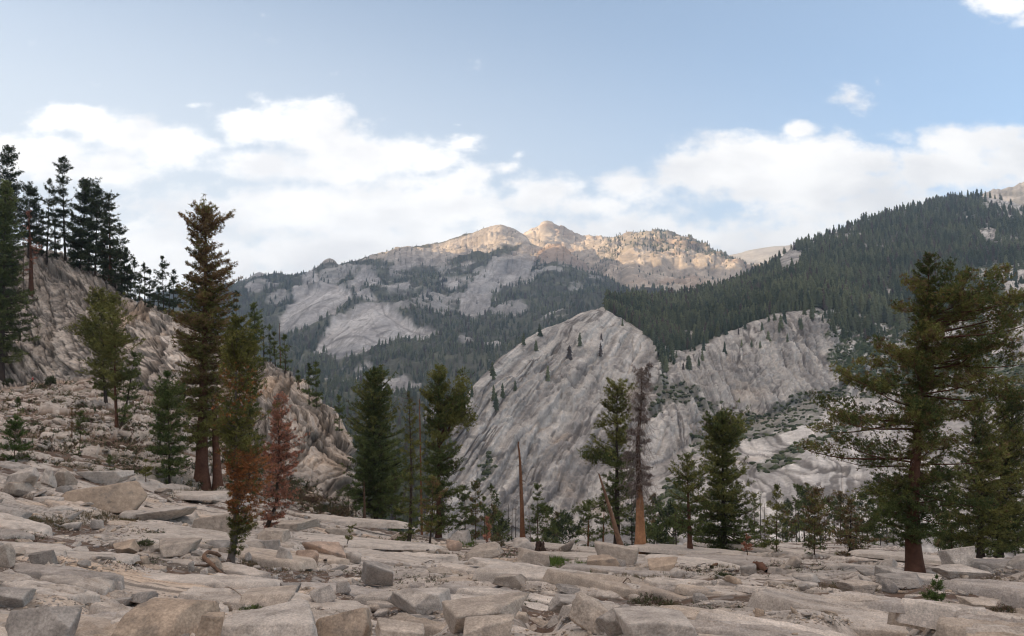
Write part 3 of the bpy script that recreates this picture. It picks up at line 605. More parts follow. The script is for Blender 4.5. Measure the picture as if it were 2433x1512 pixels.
BV_g = bvh_of(GG2); BV_h = bvh_of(HG2, 2)
BV_r = bvh_of(R2, 3)
def at(px, py, only=None):
    """first point of the near terrain seen along a reading direction"""
    d = Vector(ray(px, py)); d.normalize(); best = None
    for b in ((BV_g, BV_h) if only is None else only):
        h = b.ray_cast(Vector((0, 0, 0)), d)
        if h[0] is not None and (best is None or h[3] < best[3]): best = h
    return (best[0], best[1], best[3]) if best else (None, None, None)
def zdown(X, Y, maxz=400):
    best = -330
    for b in (BV_g, BV_h, BV_r):
        h = b.ray_cast(Vector((X, Y, maxz)), Vector((0, 0, -1)))
        if h[0] is not None: best = max(best, h[0].z)
    return best
# ------------------------------------------------------------------ 5. rocks
rng = np.random.default_rng(7); random.seed(7)
def ico(sub):
    bm = bmesh.new(); bmesh.ops.create_icosphere(bm, subdivisions=sub, radius=1.0)
    V = np.array([v.co[:] for v in bm.verts]); Fc = np.array([[v.index for v in f.verts] for f in bm.faces]); bm.free(); return V, Fc
ICO = {s: ico(s) for s in (1, 2, 3, 4, 5)}
def rock_shape(seed, sub, planes=9, p=16, box=.85, noise=.04, nf=2.2, flat_top=None):
    g = np.random.default_rng(seed); V, Fc = ICO[sub]
    n = g.normal(size=(planes, 3)); n /= np.linalg.norm(n, axis=1, keepdims=True); d = g.uniform(.66, .95, planes)
    bx = np.array([[1, 0, 0], [-1, 0, 0], [0, 1, 0], [0, -1, 0], [0, 0, 1], [0, 0, -1]], float) + g.normal(size=(6, 3)) * .26
    bx /= np.linalg.norm(bx, axis=1, keepdims=True)
    n = np.vstack([n, bx]); d = np.concatenate([d, np.full(6, box) * g.uniform(.62, 1.0, 6)])
    s = np.maximum(V @ n.T, 0) / d
    r = (s ** p).sum(1) ** (-1 / p)
    P = V * r[:, None]
    q = P * nf + seed * 3.1
    P = P * (1 + noise * fbm(q[:, 0], q[:, 1], q[:, 2], 4, seed) + noise * .6 * (fbm(q[:, 0] * 3, q[:, 1] * 3, q[:, 2] * 3, 3, seed + 1, .6, True) - .3))[:, None]
    return P, Fc
WM = 1.0
RC = dict(grey=((.40, .38, .36), (.29, .28, .27)), tan=((.46, .38, .305), (.36, .30, .245)), pale=((.53, .50, .47), (.42, .395, .37)), pink=((.48, .37, .30), (.39, .315, .265)), dark=((.32, .30, .28), (.23, .22, .21)), warm=((.47, .42, .37), (.37, .335, .30)))
def rock_col(P, kind, seed):
    a, b = RC[kind]
    k = P / max(1e-3, np.abs(P).max()) * 1.0
    t = .5 + .9 * fbm(P[:, 0] * 1.3 + seed, P[:, 1] * 1.3, P[:, 2] * 1.3, 5, seed + 3)
    c = lerp(L3(*a), L3(*b), np.clip(t, 0, 1)[:, None])
    s = sstep(.22, .45, fbm(P[:, 0] * 7, P[:, 1] * 7 + seed, P[:, 2] * 7, 4, seed + 5)); c = lerp(c, L3(.17, .16, .15), (s * .45)[:, None])
    return c * L3(1.10, 1.0, .91) * (1 + .16 * fbm(P[:, 0] * 16, P[:, 1] * 16, P[:, 2] * 16, 3, seed + 7))[:, None]
def boulder(x0, x1, y0, y1, kind, seed, label, name='boulder', tilt=(0, 0, 0), planes=8, p=16, depth=.8, sub=5, box=.85, group=None, noise=.04, cat='boulder', sink=.16):
    cx = (x0 + x1) / 2; yb = min(y1, 1535)
    h = at(cx, yb)
    if h[0] is None: return None
    P0, nn, dist = h; r = math.hypot(P0.x, P0.y); mp = P0.y / F * math.cos(PITCH) * 1.01
    w = (x1 - x0) * mp; th = -P0.z / r; dp = w * depth
    hh = max((y1 - y0) * mp - dp * th * .35, (y1 - y0) * mp * .6, .08)
    V, Fc = rock_shape(seed, sub, max(2, planes - 4), p * 4.0, box * .95, noise * .9)
    V = V / np.array([np.ptp(V[:, 0]), np.ptp(V[:, 1]), np.ptp(V[:, 2])])
    R = np.array(Matrix.Rotation(math.radians(tilt[0]), 3, 'X') @ Matrix.Rotation(math.radians(tilt[1]), 3, 'Y'))
    V = V * np.array([w * 1.06, dp, hh * (1 + sink) * 1.1])
    V = V @ R.T
    V[:, 0] *= w * 1.04 / max(1e-3, np.ptp(V[:, 0])); V[:, 2] *= hh * (1 + sink) / np.ptp(V[:, 2])
    col = rock_col(V / max(1, w * .6), kind, seed)
    o = mesh_np(name, V, Fc, col, M_rock, smooth=False)
    o.location = (P0.x * (1 + dp * .36 / r), P0.y * (1 + dp * .36 / r), P0.z + hh * .5 - hh * sink * .6)
    tag(o, label, cat, group)
    return o
BLD = [
 (178,349,1149,1219,'tan',1,'big rounded tan boulder with a darker underside, upper left slab',dict(p=9,box=.9)),
 (461,592,1212,1284,'warm',2,'angular pale block with a dark left face behind the slim pine',dict(p=30,planes=5)),
 (65,137,1308,1347,'dark',3,'dark grey wedge shaped rock on the tan slab at the left side',dict(p=26,planes=5)),
 (38,186,1446,1530,'grey',4,'large rough grey boulder in the bottom left corner',dict(p=24,planes=6)),
 (284,500,1426,1532,'tan',5,'large smooth tan boulder at the bottom edge, darker on its lower face',dict(p=12)),
 (470,537,1457,1530,'tan',6,'upright tan wedge right of the large smooth bottom boulder',dict(p=26,tilt=(0,18,0))),
 (526,769,1452,1535,'pale',7,'broad pale slab at the bottom edge in front of the green heather clump',dict(p=16,depth=1.0)),
 (770,890,1450,1532,'tan',8,'rounded brownish boulder at the bottom edge left of the tilted slab',dict(p=14)),
 (578,704,1402,1449,'warm',9,'flat tan slab right of the curved fallen stick',dict(p=22,planes=5,depth=.9)),
 (664,712,1384,1420,'grey',10,'small cut grey block at the right end of the flat tan slab',dict(p=30,planes=4)),
 (601,690,1256,1287,'warm',11,'long pale boulder behind the pair of blocks right of the leaning pine foot',dict(p=16)),
 (600,672,1284,1345,'grey',12,'tall grey boulder right of the leaning pine foot',dict(p=18)),
 (649,696,1299,1347,'pale',13,'upright pale block in front of the tall grey boulder',dict(p=24)),
 (718,817,1284,1331,'pink',14,'pinkish boulder, the larger of the pink pair',dict(p=18)),
 (697,762,1304,1346,'pink',15,'pinkish split rock, the smaller of the pink pair',dict(p=22)),
 (0,79,1140,1182,'warm',16,'broad flat boulder at the left edge above the striped slab',dict(p=16)),
 (17,94,1108,1158,'pale',17,'pale blocky boulder second from the left edge on the upper bench',dict(p=22)),
 (94,128,1112,1156,'pale',18,'narrow pale block wedged between two boulders on the upper bench',dict(p=22)),
 (124,176,1116,1159,'warm',19,'squat warm boulder at the right end of the row on the upper bench',dict(p=20)),
 (205,306,1116,1150,'pale',20,'pale flat topped outcrop just behind the big rounded tan boulder',dict(p=20,planes=5)),
 (-8,61,1212,1246,'grey',21,'grey lichen covered boulder at the left edge beside the brown grass',dict(p=16)),
 (324,356,1320,1343,'tan',22,'small tan block in the middle of the left rubble',dict(p=24,sub=3)),
 (-20,31,1298,1348,'warm',23,'tan boulder cut off by the left edge above the grey flat slab',dict(p=18)),
 (-30,72,1400,1447,'grey',24,'flat grey slab at the left edge above the bottom corner boulder',dict(p=20,depth=1)),
 (485,542,1283,1307,'grey',25,'thin overhanging ledge rock under the angular pale block',dict(p=20,sub=3)),
 (280,342,1211,1236,'pale',26,'pale broken block in front of the right end of the big tan boulder',dict(p=26,sub=3)),
 (155,192,1240,1260,'pale',27,'small pale stone in the brown grass left of centre rubble',dict(p=22,sub=3)),
 (219,248,1236,1259,'grey',28,'small dark sided stone in the brown grass below the big tan boulder',dict(p=24,sub=3)),
 (560,582,1367,1386,'pale',29,'small pale stone on the brown soil, left of the cube shaped one',dict(p=24,sub=3)),
 (642,660,1366,1382,'pale',30,'small cube shaped pale stone on the brown soil',dict(p=30,sub=3)),
 (580,597,1313,1335,'grey',31,'small rounded grey stone right beside the leaning pine foot',dict(p=14,sub=3)),
 (475,493,1348,1369,'pale',32,'small upright stone just below the twisted root',dict(p=16,sub=3)),
 (445,459,1333,1358,'grey',33,'narrow grey stone at the left end of the twisted root',dict(p=16,sub=3)),
 (310,366,1406,1434,'grey',34,'flat grey flake lying on the smooth slab above the large smooth boulder',dict(p=24,depth=.9,tilt=(0,6,0))),
 (240,318,1418,1452,'grey',35,'stack of thin grey flakes on the smooth slab, left of the single flake',dict(p=22,depth=.9,tilt=(0,-8,0))),
 (861,940,1338,1398,'grey',36,'tilted grey brown block on the rubble left of the centre slab',dict(p=30,planes=4,tilt=(8,24,0))),
 (816,858,1311,1337,'pale',37,'pale pointed block above the tilted grey brown block',dict(p=24,sub=3)),
 (770,818,1290,1326,'pink',38,'orange tinted block at the foot of the bare sapling',dict(p=20,sub=3)),
 (936,1100,1400,1466,'pale',39,'smooth bulging pale slab behind the big tilted slab at the bottom centre',dict(p=12,depth=1.1)),
 (1040,1246,1415,1508,'warm',40,'big flat slab with a thick dark cut edge at the bottom centre',dict(p=34,planes=3,tilt=(14,-17,0),depth=.7,sub=5,noise=.02)),
 (1100,1214,1466,1530,'warm',41,'triangular pale slab leaning against the front of the big cut edged slab',dict(p=26,planes=5,tilt=(10,-14,0))),
 (928,992,1462,1484,'pale',42,'small bright flake left of the big cut edged slab',dict(p=26,sub=3)),
 (958,1022,1463,1497,'dark',43,'dark faced stone right of the small bright flake',dict(p=26,sub=3)),
 (897,1012,1476,1530,'warm',44,'low grey tan slab at the bottom edge left of the big cut edged slab',dict(p=22,tilt=(0,14,0))),
 (1291,1440,1408,1470,'grey',45,'ribbed grey outcrop block, left end of the layered outcrop',dict(p=14,tilt=(0,10,0),noise=.09,sub=5)),
 (1350,1452,1418,1500,'warm',46,'cracked warm block in the middle of the layered outcrop',dict(p=16,noise=.10,sub=5)),
 (1415,1522,1440,1512,'grey',47,'grey tilted block at the right end of the layered outcrop',dict(p=18,tilt=(0,-14,0),noise=.07)),
 (1486,1660,1450,1535,'pale',48,'pale smooth slab at the bottom edge right of the layered outcrop',dict(p=14,depth=1.1)),
 (1230,1303,1308,1350,'warm',49,'rounded boulder with a split right side beside the dark jagged stump',dict(p=11)),
 (1418,1525,1287,1345,'warm',50,'large leaning boulder with a dark left face and light right face',dict(p=30,planes=4,tilt=(0,20,0))),
 (1380,1470,1318,1360,'tan',51,'cracked tan boulder in front of the large leaning boulder',dict(p=18)),
 (1456,1492,1328,1350,'grey',52,'small grey wedge between the cracked tan and the leaning boulder',dict(p=24,sub=3)),
 (1066,1116,1263,1292,'grey',53,'rounded grey boulder in front of the brown and green tree clump',dict(p=14)),
 (1060,1098,1285,1309,'pink',54,'reddish small boulder below the rounded grey boulder',dict(p=18,sub=3)),
 (1318,1372,1386,1412,'grey',55,'grey pointed rock on the striped slab above the layered outcrop',dict(p=26,tilt=(0,16,0))),
 (1178,1256,1362,1400,'warm',56,'low rounded ledge block in the middle of the striped slab',dict(p=14)),
 (1342,1364,1335,1357,'grey',57,'small round stone between the two bright green grass patches',dict(p=12,sub=3)),
 (1541,1614,1332,1364,'tan',58,'tan boulder with a shadowed overhang right of the cracked tan boulder',dict(p=16,tilt=(0,-8,0))),
 (1330,1364,1285,1313,'warm',59,'upright warm block on the crest left of the leaning trunk',dict(p=22,sub=3)),
 (1214,1270,1276,1303,'pale',60,'pale pointed boulder on the crest below the orange broken trunk',dict(p=26,sub=3)),
 (1230,1287,1340,1362,'pale',61,'pale knobbly stones in front of the boulder with the split side',dict(p=12,noise=.12,sub=3)),
 (796,832,1378,1412,'pale',62,'broken pale stone at the left side of the central rubble',dict(p=24,sub=3)),
 (735,798,1388,1440,'pale',63,'tilted pale slab on the rubble right of the small cut grey block',dict(p=28,tilt=(0,-24,0),planes=4)),
 (868,904,1432,1457,'warm',64,'small warm stone in the central rubble above the bottom boulders',dict(p=20,sub=3)),
 (888,924,1448,1466,'pale',65,'small pale stone left of the small bright flake',dict(p=20,sub=3)),
 (2238,2316,1302,1350,'pale',66,'white blocky boulder standing right of the big dark pine trunk',dict(p=18,planes=4,depth=.6,tilt=(0,-6,0))),
 (1869,1908,1322,1350,'warm',67,'rounded boulder left of the big dark pine on the far ledge',dict(p=14,sub=3)),
 (1758,1800,1340,1368,'grey',68,'grey boulder beside the rotten red brown log',dict(p=20,sub=3)),
 (1643,1678,1409,1431,'grey',69,'small square grey stone on the smooth right slab',dict(p=28,sub=3)),
 (1884,1952,1360,1386,'pale',70,'broad pale boulder on the right ledge, behind the bright wedge',dict(p=16,sub=3)),
 (1888,1948,1378,1399,'pale',71,'bright wedge shaped rock on the right ledge above the brown grass strip',dict(p=28,sub=3)),
 (2098,2133,1378,1409,'grey',72,'bluish grey cut block below the big dark pine',dict(p=28,sub=3)),
 (2335,2390,1376,1401,'grey',73,'smooth grey stone in the shade near the right edge',dict(p=12,sub=3)),
 (1794,1815,1451,1466,'tan',74,'small tan stone on the smooth slab at lower right',dict(p=20,sub=3)),
 (1590,1628,1352,1375,'pale',75,'pale block right below the overhung tan boulder',dict(p=26,sub=3)),
 (1726,1766,1369,1390,'tan',76,'low tan sided stone on the upper edge of the smooth right slab',dict(p=22,sub=3)),
 (2289,2362,1425,1452,'warm',77,'low slab behind the sapling at lower right',dict(p=18)),
 (2262,2358,1442,1470,'pale',78,'pale broken slab right of the green sapling',dict(p=22)),
 (2063,2152,1342,1380,'grey',79,'layered grey ledge block left under the big dark pine',dict(p=22,planes=4,noise=.08)),
 (2085,2200,1366,1402,'grey',80,'wide grey ledge block carrying the big dark pine',dict(p=22,planes=4,noise=.07)),
 (1990,2075,1376,1412,'warm',81,'stained ledge block at the left end of the pine ledge',dict(p=20,noise=.08)),
 (2210,2330,1342,1372,'pale',82,'layered pale ledge under the white blocky boulder',dict(p=22,planes=4,noise=.08)),
 (1110,1200,1290,1330,'warm',83,'long rounded outcrop with a dark crack behind the striped slab',dict(p=12,noise=.08)),
 (2395,2470,1318,1350,'pale',84,'pale boulder at the right edge under the dark trees',dict(p=16,sub=3)),
 (372,470,1282,1322,'warm',85,'rounded bedrock hump left below the angular pale block',dict(p=11)),
 (265,330,1288,1320,'tan',86,'rounded tan hump in the left slab field',dict(p=11)),
 (345,452,1200,1238,'pale',87,'smooth bright slab right of the big tan boulder',dict(p=16,depth=1.2)),
 (640,740,1238,1262,'warm',88,'low pale ledge behind the red dead tree foot',dict(p=14)),
]
for (x0, x1, y0, y1, kind, sd, lab, kw) in BLD:
    boulder(x0, x1, y0, y1, kind, sd * 13, lab, **kw)

def slab_shape(seed):
    g = np.random.default_rng(seed); n = 34; th = np.linspace(0, 2 * np.pi, n, endpoint=False)
    k = int(g.integers(5, 9)); ka = np.sort(g.uniform(0, 2 * np.pi, k)) ; na = np.stack([np.cos(ka), np.sin(ka)], 1); dd = g.uniform(.62, 1.0, k)
    dirs = np.stack([np.cos(th), np.sin(th)], 1); sp = np.maximum(dirs @ na.T, 0) / dd; bxx = np.maximum(np.abs(dirs), 0) / np.array([1.0, .8])
    r = np.minimum(((sp ** 30).sum(1) + (bxx ** 30).sum(1)) ** (-1 / 30.), 1.3); r = r * (1 + .035 * g.normal(size=n))
    rings = []
    for (q, z) in ((1.05, -1.0), (1.02, -.1), (1.0, .25), (.965, .42), (.7, .5), (.35, .56)):
        rings.append(np.stack([dirs[:, 0] * r * q, dirs[:, 1] * r * q, z + .10 * g.normal(size=n) * (1 if z > 0 else .3)], 1))
    V = np.vstack(rings + [np.array([[0, 0, .56]])]); m_ = len(rings); i = np.arange(m_ * n).reshape(m_, n); j = np.roll(i, -1, 1)
    q4 = np.stack([i[:-1], j[:-1], j[1:], i[1:]], -1).reshape(-1, 4)
    Fc = np.vstack([q4[:, [0, 1, 2]], q4[:, [0, 2, 3]], np.stack([i[-1], j[-1], np.full(n, m_ * n)], -1)])
    return V, Fc
def merge_stones(name, items, sub, mat, label, cat, kind, variants=10, p=26, yaw_last=False):
    """items: (pos, size3, yaw, tiltx, tilty, colour)"""
    sh = [slab_shape(500 + i) for i in range(variants)] if yaw_last else [rock_shape(900 + i, sub, 3, p * 2, .85, .03) for i in range(variants)]
    Vs, Fs, Cs = [], [], []; off = 0
    for i, (P, S, yaw, tx, ty, c) in enumerate(items):
        V, Fc = sh[i % variants]
        R = np.array(Matrix.Rotation(tx, 3, 'X') @ Matrix.Rotation(ty, 3, 'Y') @ Matrix.Rotation(yaw, 3, 'Z'))
        if yaw_last: R = np.array(Matrix.Rotation(yaw, 3, 'Z') @ Matrix.Rotation(tx, 3, 'X') @ Matrix.Rotation(ty, 3, 'Y'))
        W = (V * S * .55) @ R.T + P
        Vs.append(W); Fs.append(Fc + off); off += len(V); Cs.append(np.broadcast_to(np.array(c, np.float32), (len(V), 3)))
    A = np.vstack(Vs); cc = np.vstack(Cs)
    m1 = fbm(A[:, 0] * 2.2, A[:, 1] * 2.2, A[:, 2] * 4, 4, 77); m2 = fbm(A[:, 0] * .6, A[:, 1] * .6, A[:, 2] * 2, 3, 78)
    cc = cc * (1 + .22 * m1 + .12 * m2)[:, None]; cc = lerp(cc, L3(.17, .155, .14), (sstep(.22, .5, fbm(A[:, 0] * 5, A[:, 1] * 5, A[:, 2] * 5, 3, 79)) * .5)[:, None])
    o = mesh_np(name, A, np.vstack(Fs), cc, mat, smooth=False)
    return tag(o, label, cat, kind=kind)
def stone_dens(px, py):
    d = .16 + .5 * sstep(-.05, .35, float(fbm(np.array([px / 90.]), np.array([py / 24.]), 0, 3, 401)[0]))
    for (x, y, rx, ry, w) in [(200,1255,220,24,1),(230,1335,230,24,1.2),(290,1435,110,26,1.3),(640,1362,120,30,.9),(830,1410,130,50,1.3),(740,1400,80,26,1),(1000,1480,90,30,.9),(1420,1370,260,14,.7),(1330,1440,40,40,.9),(1300,1300,150,14,1),
                              (1750,1350,260,16,.9),(2300,1390,160,40,1),(1950,1470,140,20,.8),(500,1180,150,20,.8),(1000,1290,200,12,.6),(1650,1425,120,14,.5),(60,1300,80,20,.8)]:
        d += w * math.exp(-((px - x) / rx) ** 2 - ((py - y) / ry) ** 2)
    for (x, y, rx, ry) in [(330,1388,380,20),(1150,1372,260,26),(1950,1420,360,14),(1900,1500,520,18),(1650,1490,160,24),(420,1150,1,1)]:
        d *= 1 - .985 * math.exp(-(((px - x) / rx) ** 2 + ((py - y) / ry) ** 2) ** 2)
    return d
PAL = [tuple(np.array(c) * (1.12, 1.01, .91)) for c in [(.50, .47, .44), (.42, .40, .385), (.34, .33, .32), (.47, .42, .37), (.46, .39, .32), (.55, .52, .49), (.38, .34, .30)]]
def shade(c, a, b):
    k = random.uniform(a, b); return tuple(np.array(c) * k)
big_items, small_items, tiny = [], [], []
tries = 0
while len(small_items) < 9500 and tries < 60000:
    tries += 1
    px = random.uniform(-60, 2500); py = 1530 - 440 * random.random() ** 1.0
    if random.random() > stone_dens(px, py) * .8: continue
    h = at(px, py, (BV_g,))
    if h[0] is None or h[2] > 130: continue
    P0 = h[0]; mp = P0.y / F
    s = 2.9 * (1 - random.random()) ** -.56                       # size in reading units, heavy tailed
    if s > 42: continue
    sz = max(s * mp, .035); sz = min(sz, 1.5)
    S = np.array([sz * random.uniform(.8, 1.5), sz * random.uniform(.6, 1.0), sz * random.uniform(.28, .62)])
    it = (np.array([P0.x, P0.y, P0.z + S[2] * .12]), S, random.uniform(0, 6.3), random.gauss(0, .16), random.gauss(.05, .16), shade(random.choice(PAL), .82, 1.06))
    small_items.append((sz / mp, px, py, it))
small_items.sort(key=lambda t: -t[0])
# the largest loose stones are things of their own
ZN = [((-100, 620, 1290, 1560), 'loose angular stone in the rubble on the left foreground slabs'), ((-100, 620, 1000, 1290), 'loose stone lying around the big rounded tan boulder'),
      ((620, 1040, 1000, 1560), 'loose stone in the rubble between the leaning pine and the centre slab'), ((1040, 1540, 1000, 1560), 'loose stone on the central striped slabs'), ((1540, 2600, 1000, 1560), 'loose stone on the ledges and slabs in the right foreground')]
NIND = 170
vars_big = [rock_shape(700 + i, 4, 3, 60, .85, .03) for i in range(14)]
vmesh = {}
for k, (s, px, py, (P, S, yaw, tx, ty, c)) in enumerate(small_items[:NIND]):
    V, Fc = vars_big[k % 14]
    key = (k % 14, k % 3)
    if key not in vmesh:
        kind = ['pale', 'grey', 'warm'][k % 3]
        t = mesh_np('stone', V * .55, Fc, rock_col(V, kind, k + 50), M_rock, smooth=False); vmesh[key] = t; o = t
    else:
        o = vmesh[key].copy(); C.objects.link(o)
    o.location = P; o.scale = S; o.rotation_euler = (tx, ty, yaw)
    lab = next((l for (b, l) in ZN if b[0] <= px < b[1] and b[2] <= py < b[3]), ZN[3][1])
    tag(o, lab, 'rock', lab.replace('loose angular stone', 'loose angular stones').replace('loose stone', 'loose stones'))
rest = small_items[NIND:]
merge_stones('rubble', [t[3] for t in rest[:1600]], 2, M_rock, 'scattered broken granite stones covering the foreground', 'rubble', 'stuff')
merge_stones('gravel', [t[3] for t in rest[1300:]], 1, M_rock, 'small granite chips and gravel between the slabs', 'gravel', 'stuff')
# broken exfoliation plates of the bedrock itself
plates = []
tries = 0
while len(plates) < 210 and tries < 9000:
    tries += 1
    px = random.uniform(-100, 2540); py = 1545 - 450 * random.random()
    h = at(px, py, (BV_g,))
    if h[0] is None or h[2] > 110: continue
    P0 = h[0]; mp = P0.y / F; big = random.random() < .5
    s = random.uniform(130, 420) if big else random.uniform(30, 100)
    sz = min(s * mp, 9.0 if big else 3.0); dp = sz * random.uniform(.26, .5); th = random.uniform(.07, .18) * (1 + P0.y / 40)
    S = np.array([sz, dp, th]) * 1.1
    yaw = random.gauss(-.33, .16); tx = -random.uniform(.0, .10)          # near edge lifted, far edge buried
    plates.append((np.array([P0.x, P0.y + dp * .3, P0.z - th * .16]), S, yaw, tx, random.gauss(.03, .03), shade(random.choice(PAL[:2] + PAL[:1] + PAL[3:4] + PAL[5:6]), .86, 1.06)))
pl = merge_stones('rock_slabs', plates, 3, M_rock, 'broken flat plates of pale bedrock forming ledges in the foreground', 'bedrock', 'structure', variants=24, p=22, yaw_last=True)
# blocks on the hill slope
hill_items = []
for _ in range(3600):
    px = random.uniform(-60, 880); yt = float(np.interp(px, [0, 200, 400, 600, 850], [925, 905, 960, 1070, 1220])); yb = float(np.interp(px, [0, 400, 700, 850], [1095, 1150, 1212, 1245]))
    py = random.uniform(yt, yb)
    h = at(px, py, (BV_h,))
    if h[0] is None: continue
    P0 = h[0]; mp = P0.y / F; s = 2.4 * (1 - random.random()) ** -.55
    if s > 26: continue
    sz = s * mp; S = np.array([sz * random.uniform(.9, 1.6), sz * random.uniform(.6, 1), sz * random.uniform(.3, .6)])
    hill_items.append((np.array([P0.x, P0.y, P0.z + S[2] * .1]), S, random.uniform(0, 6.3), random.gauss(0, .25), random.gauss(.25, .2), shade(random.choice(PAL), .66, .95)))
merge_stones('rubble', hill_items, 1, M_rock, 'talus of pale blocks on the hillside below the trail', 'rubble', 'stuff', p=30)
# ------------------------------------------------------------------ 6. trees
def tube(path, rad, sides=8):
    """tapered tube along points -> verts, quads"""
    path = np.asarray(path, float); rad = np.asarray(rad, float); n = len(path)
    T = np.gradient(path, axis=0); T /= np.linalg.norm(T, axis=1, keepdims=True) + 1e-9
    ref = np.where(np.abs(T[:, 2:3]) > .9, np.array([[1., 0, 0]]), np.array([[0, 0, 1.]]))
    A = np.cross(T, ref); A /= np.linalg.norm(A, axis=1, keepdims=True) + 1e-9; B = np.cross(T, A)
    th = np.linspace(0, 2 * np.pi, sides, endpoint=False)
    V = path[:, None] + rad[:, None, None] * (A[:, None] * np.cos(th)[None, :, None] + B[:, None] * np.sin(th)[None, :, None])
    i = np.arange(n * sides).reshape(n, sides); j = np.roll(i, -1, 1)
    Fc = np.stack([i[:-1], j[:-1], j[1:], i[1:]], -1).reshape(-1, 4)
    return V.reshape(-1, 3), Fc
class Acc:
    def __init__(s): s.V, s.F, s.C, s.n = [], [], [], 0
    def add(s, V, Fc, c):
        s.V.append(V); s.F.append(Fc + s.n); s.n += len(V); s.C.append(np.broadcast_to(np.asarray(c, np.float32), (len(V), 3)))
    def build(s, name, mat, parent=None, smooth=True):
        if not s.V: return None
        return mesh_np(name, np.vstack(s.V), np.vstack(s.F), np.vstack(s.C), mat, smooth, parent)
def tufts(P, D, size, col, K, g, wide=.27, up=.35, spread=.8):
    """bundles of needle triangles: P centres, D directions"""
    n = len(P)
    d = D[:, None, :] * .55 + np.array([0, 0, up]) + g.normal(size=(n, K, 3)) * spread
    d /= np.linalg.norm(d, axis=2, keepdims=True) + 1e-9
    w = np.cross(d, g.normal(size=(n, K, 3))); w /= np.linalg.norm(w, axis=2, keepdims=True) + 1e-9
    sz = (size[:, None] * g.uniform(.55, 1.1, (n, K)))[..., None]
    base = P[:, None, :] + g.normal(size=(n, K, 3)) * size[:, None, None] * .22
    a = base - w * sz * wide * .5; b = base + w * sz * wide * .5; c = base + d * sz
    V = np.stack([a, b, c], 2).reshape(-1, 3)
    Fc = np.arange(n * K * 3).reshape(-1, 3)
    cc = col[:, None, :] * g.uniform(.7, 1.35, (n, K, 1))
    return V, Fc, np.repeat(cc.reshape(-1, 3), 3, 0)
GRN = dict(dark=((.070, .088, .032), (.175, .198, .066)), olive=((.105, .108, .034), (.25, .235, .072)), yellow=((.10, .105, .032), (.23, .205, .065)), brown=((.13, .085, .042), (.27, .175, .088)),
           twig=((.15, .115, .10), (.30, .235, .205)), rust=((.30, .125, .080), (.56, .27, .18)), deep=((.036, .050, .028), (.085, .104, .050)), brgreen=((.055, .085, .026), (.13, .175, .052)), orange=((.24, .095, .035), (.44, .19, .08)))
BARK = dict(bark2=(.22, .13, .085), bare=(.40, .20, .105), red=(.12, .058, .038), dark=(.060, .044, .035), grey=(.15, .12, .10), orange=(.22, .105, .058), brown=(.11, .066, .045), dead=(.27, .215, .185))
def wh(pr, f):
    fs = [p[0] for p in pr]; return 1.32 * np.interp(f, fs, [p[1] for p in pr]), 1.32 * np.interp(f, fs, [p[2] for p in pr])
TREES = []
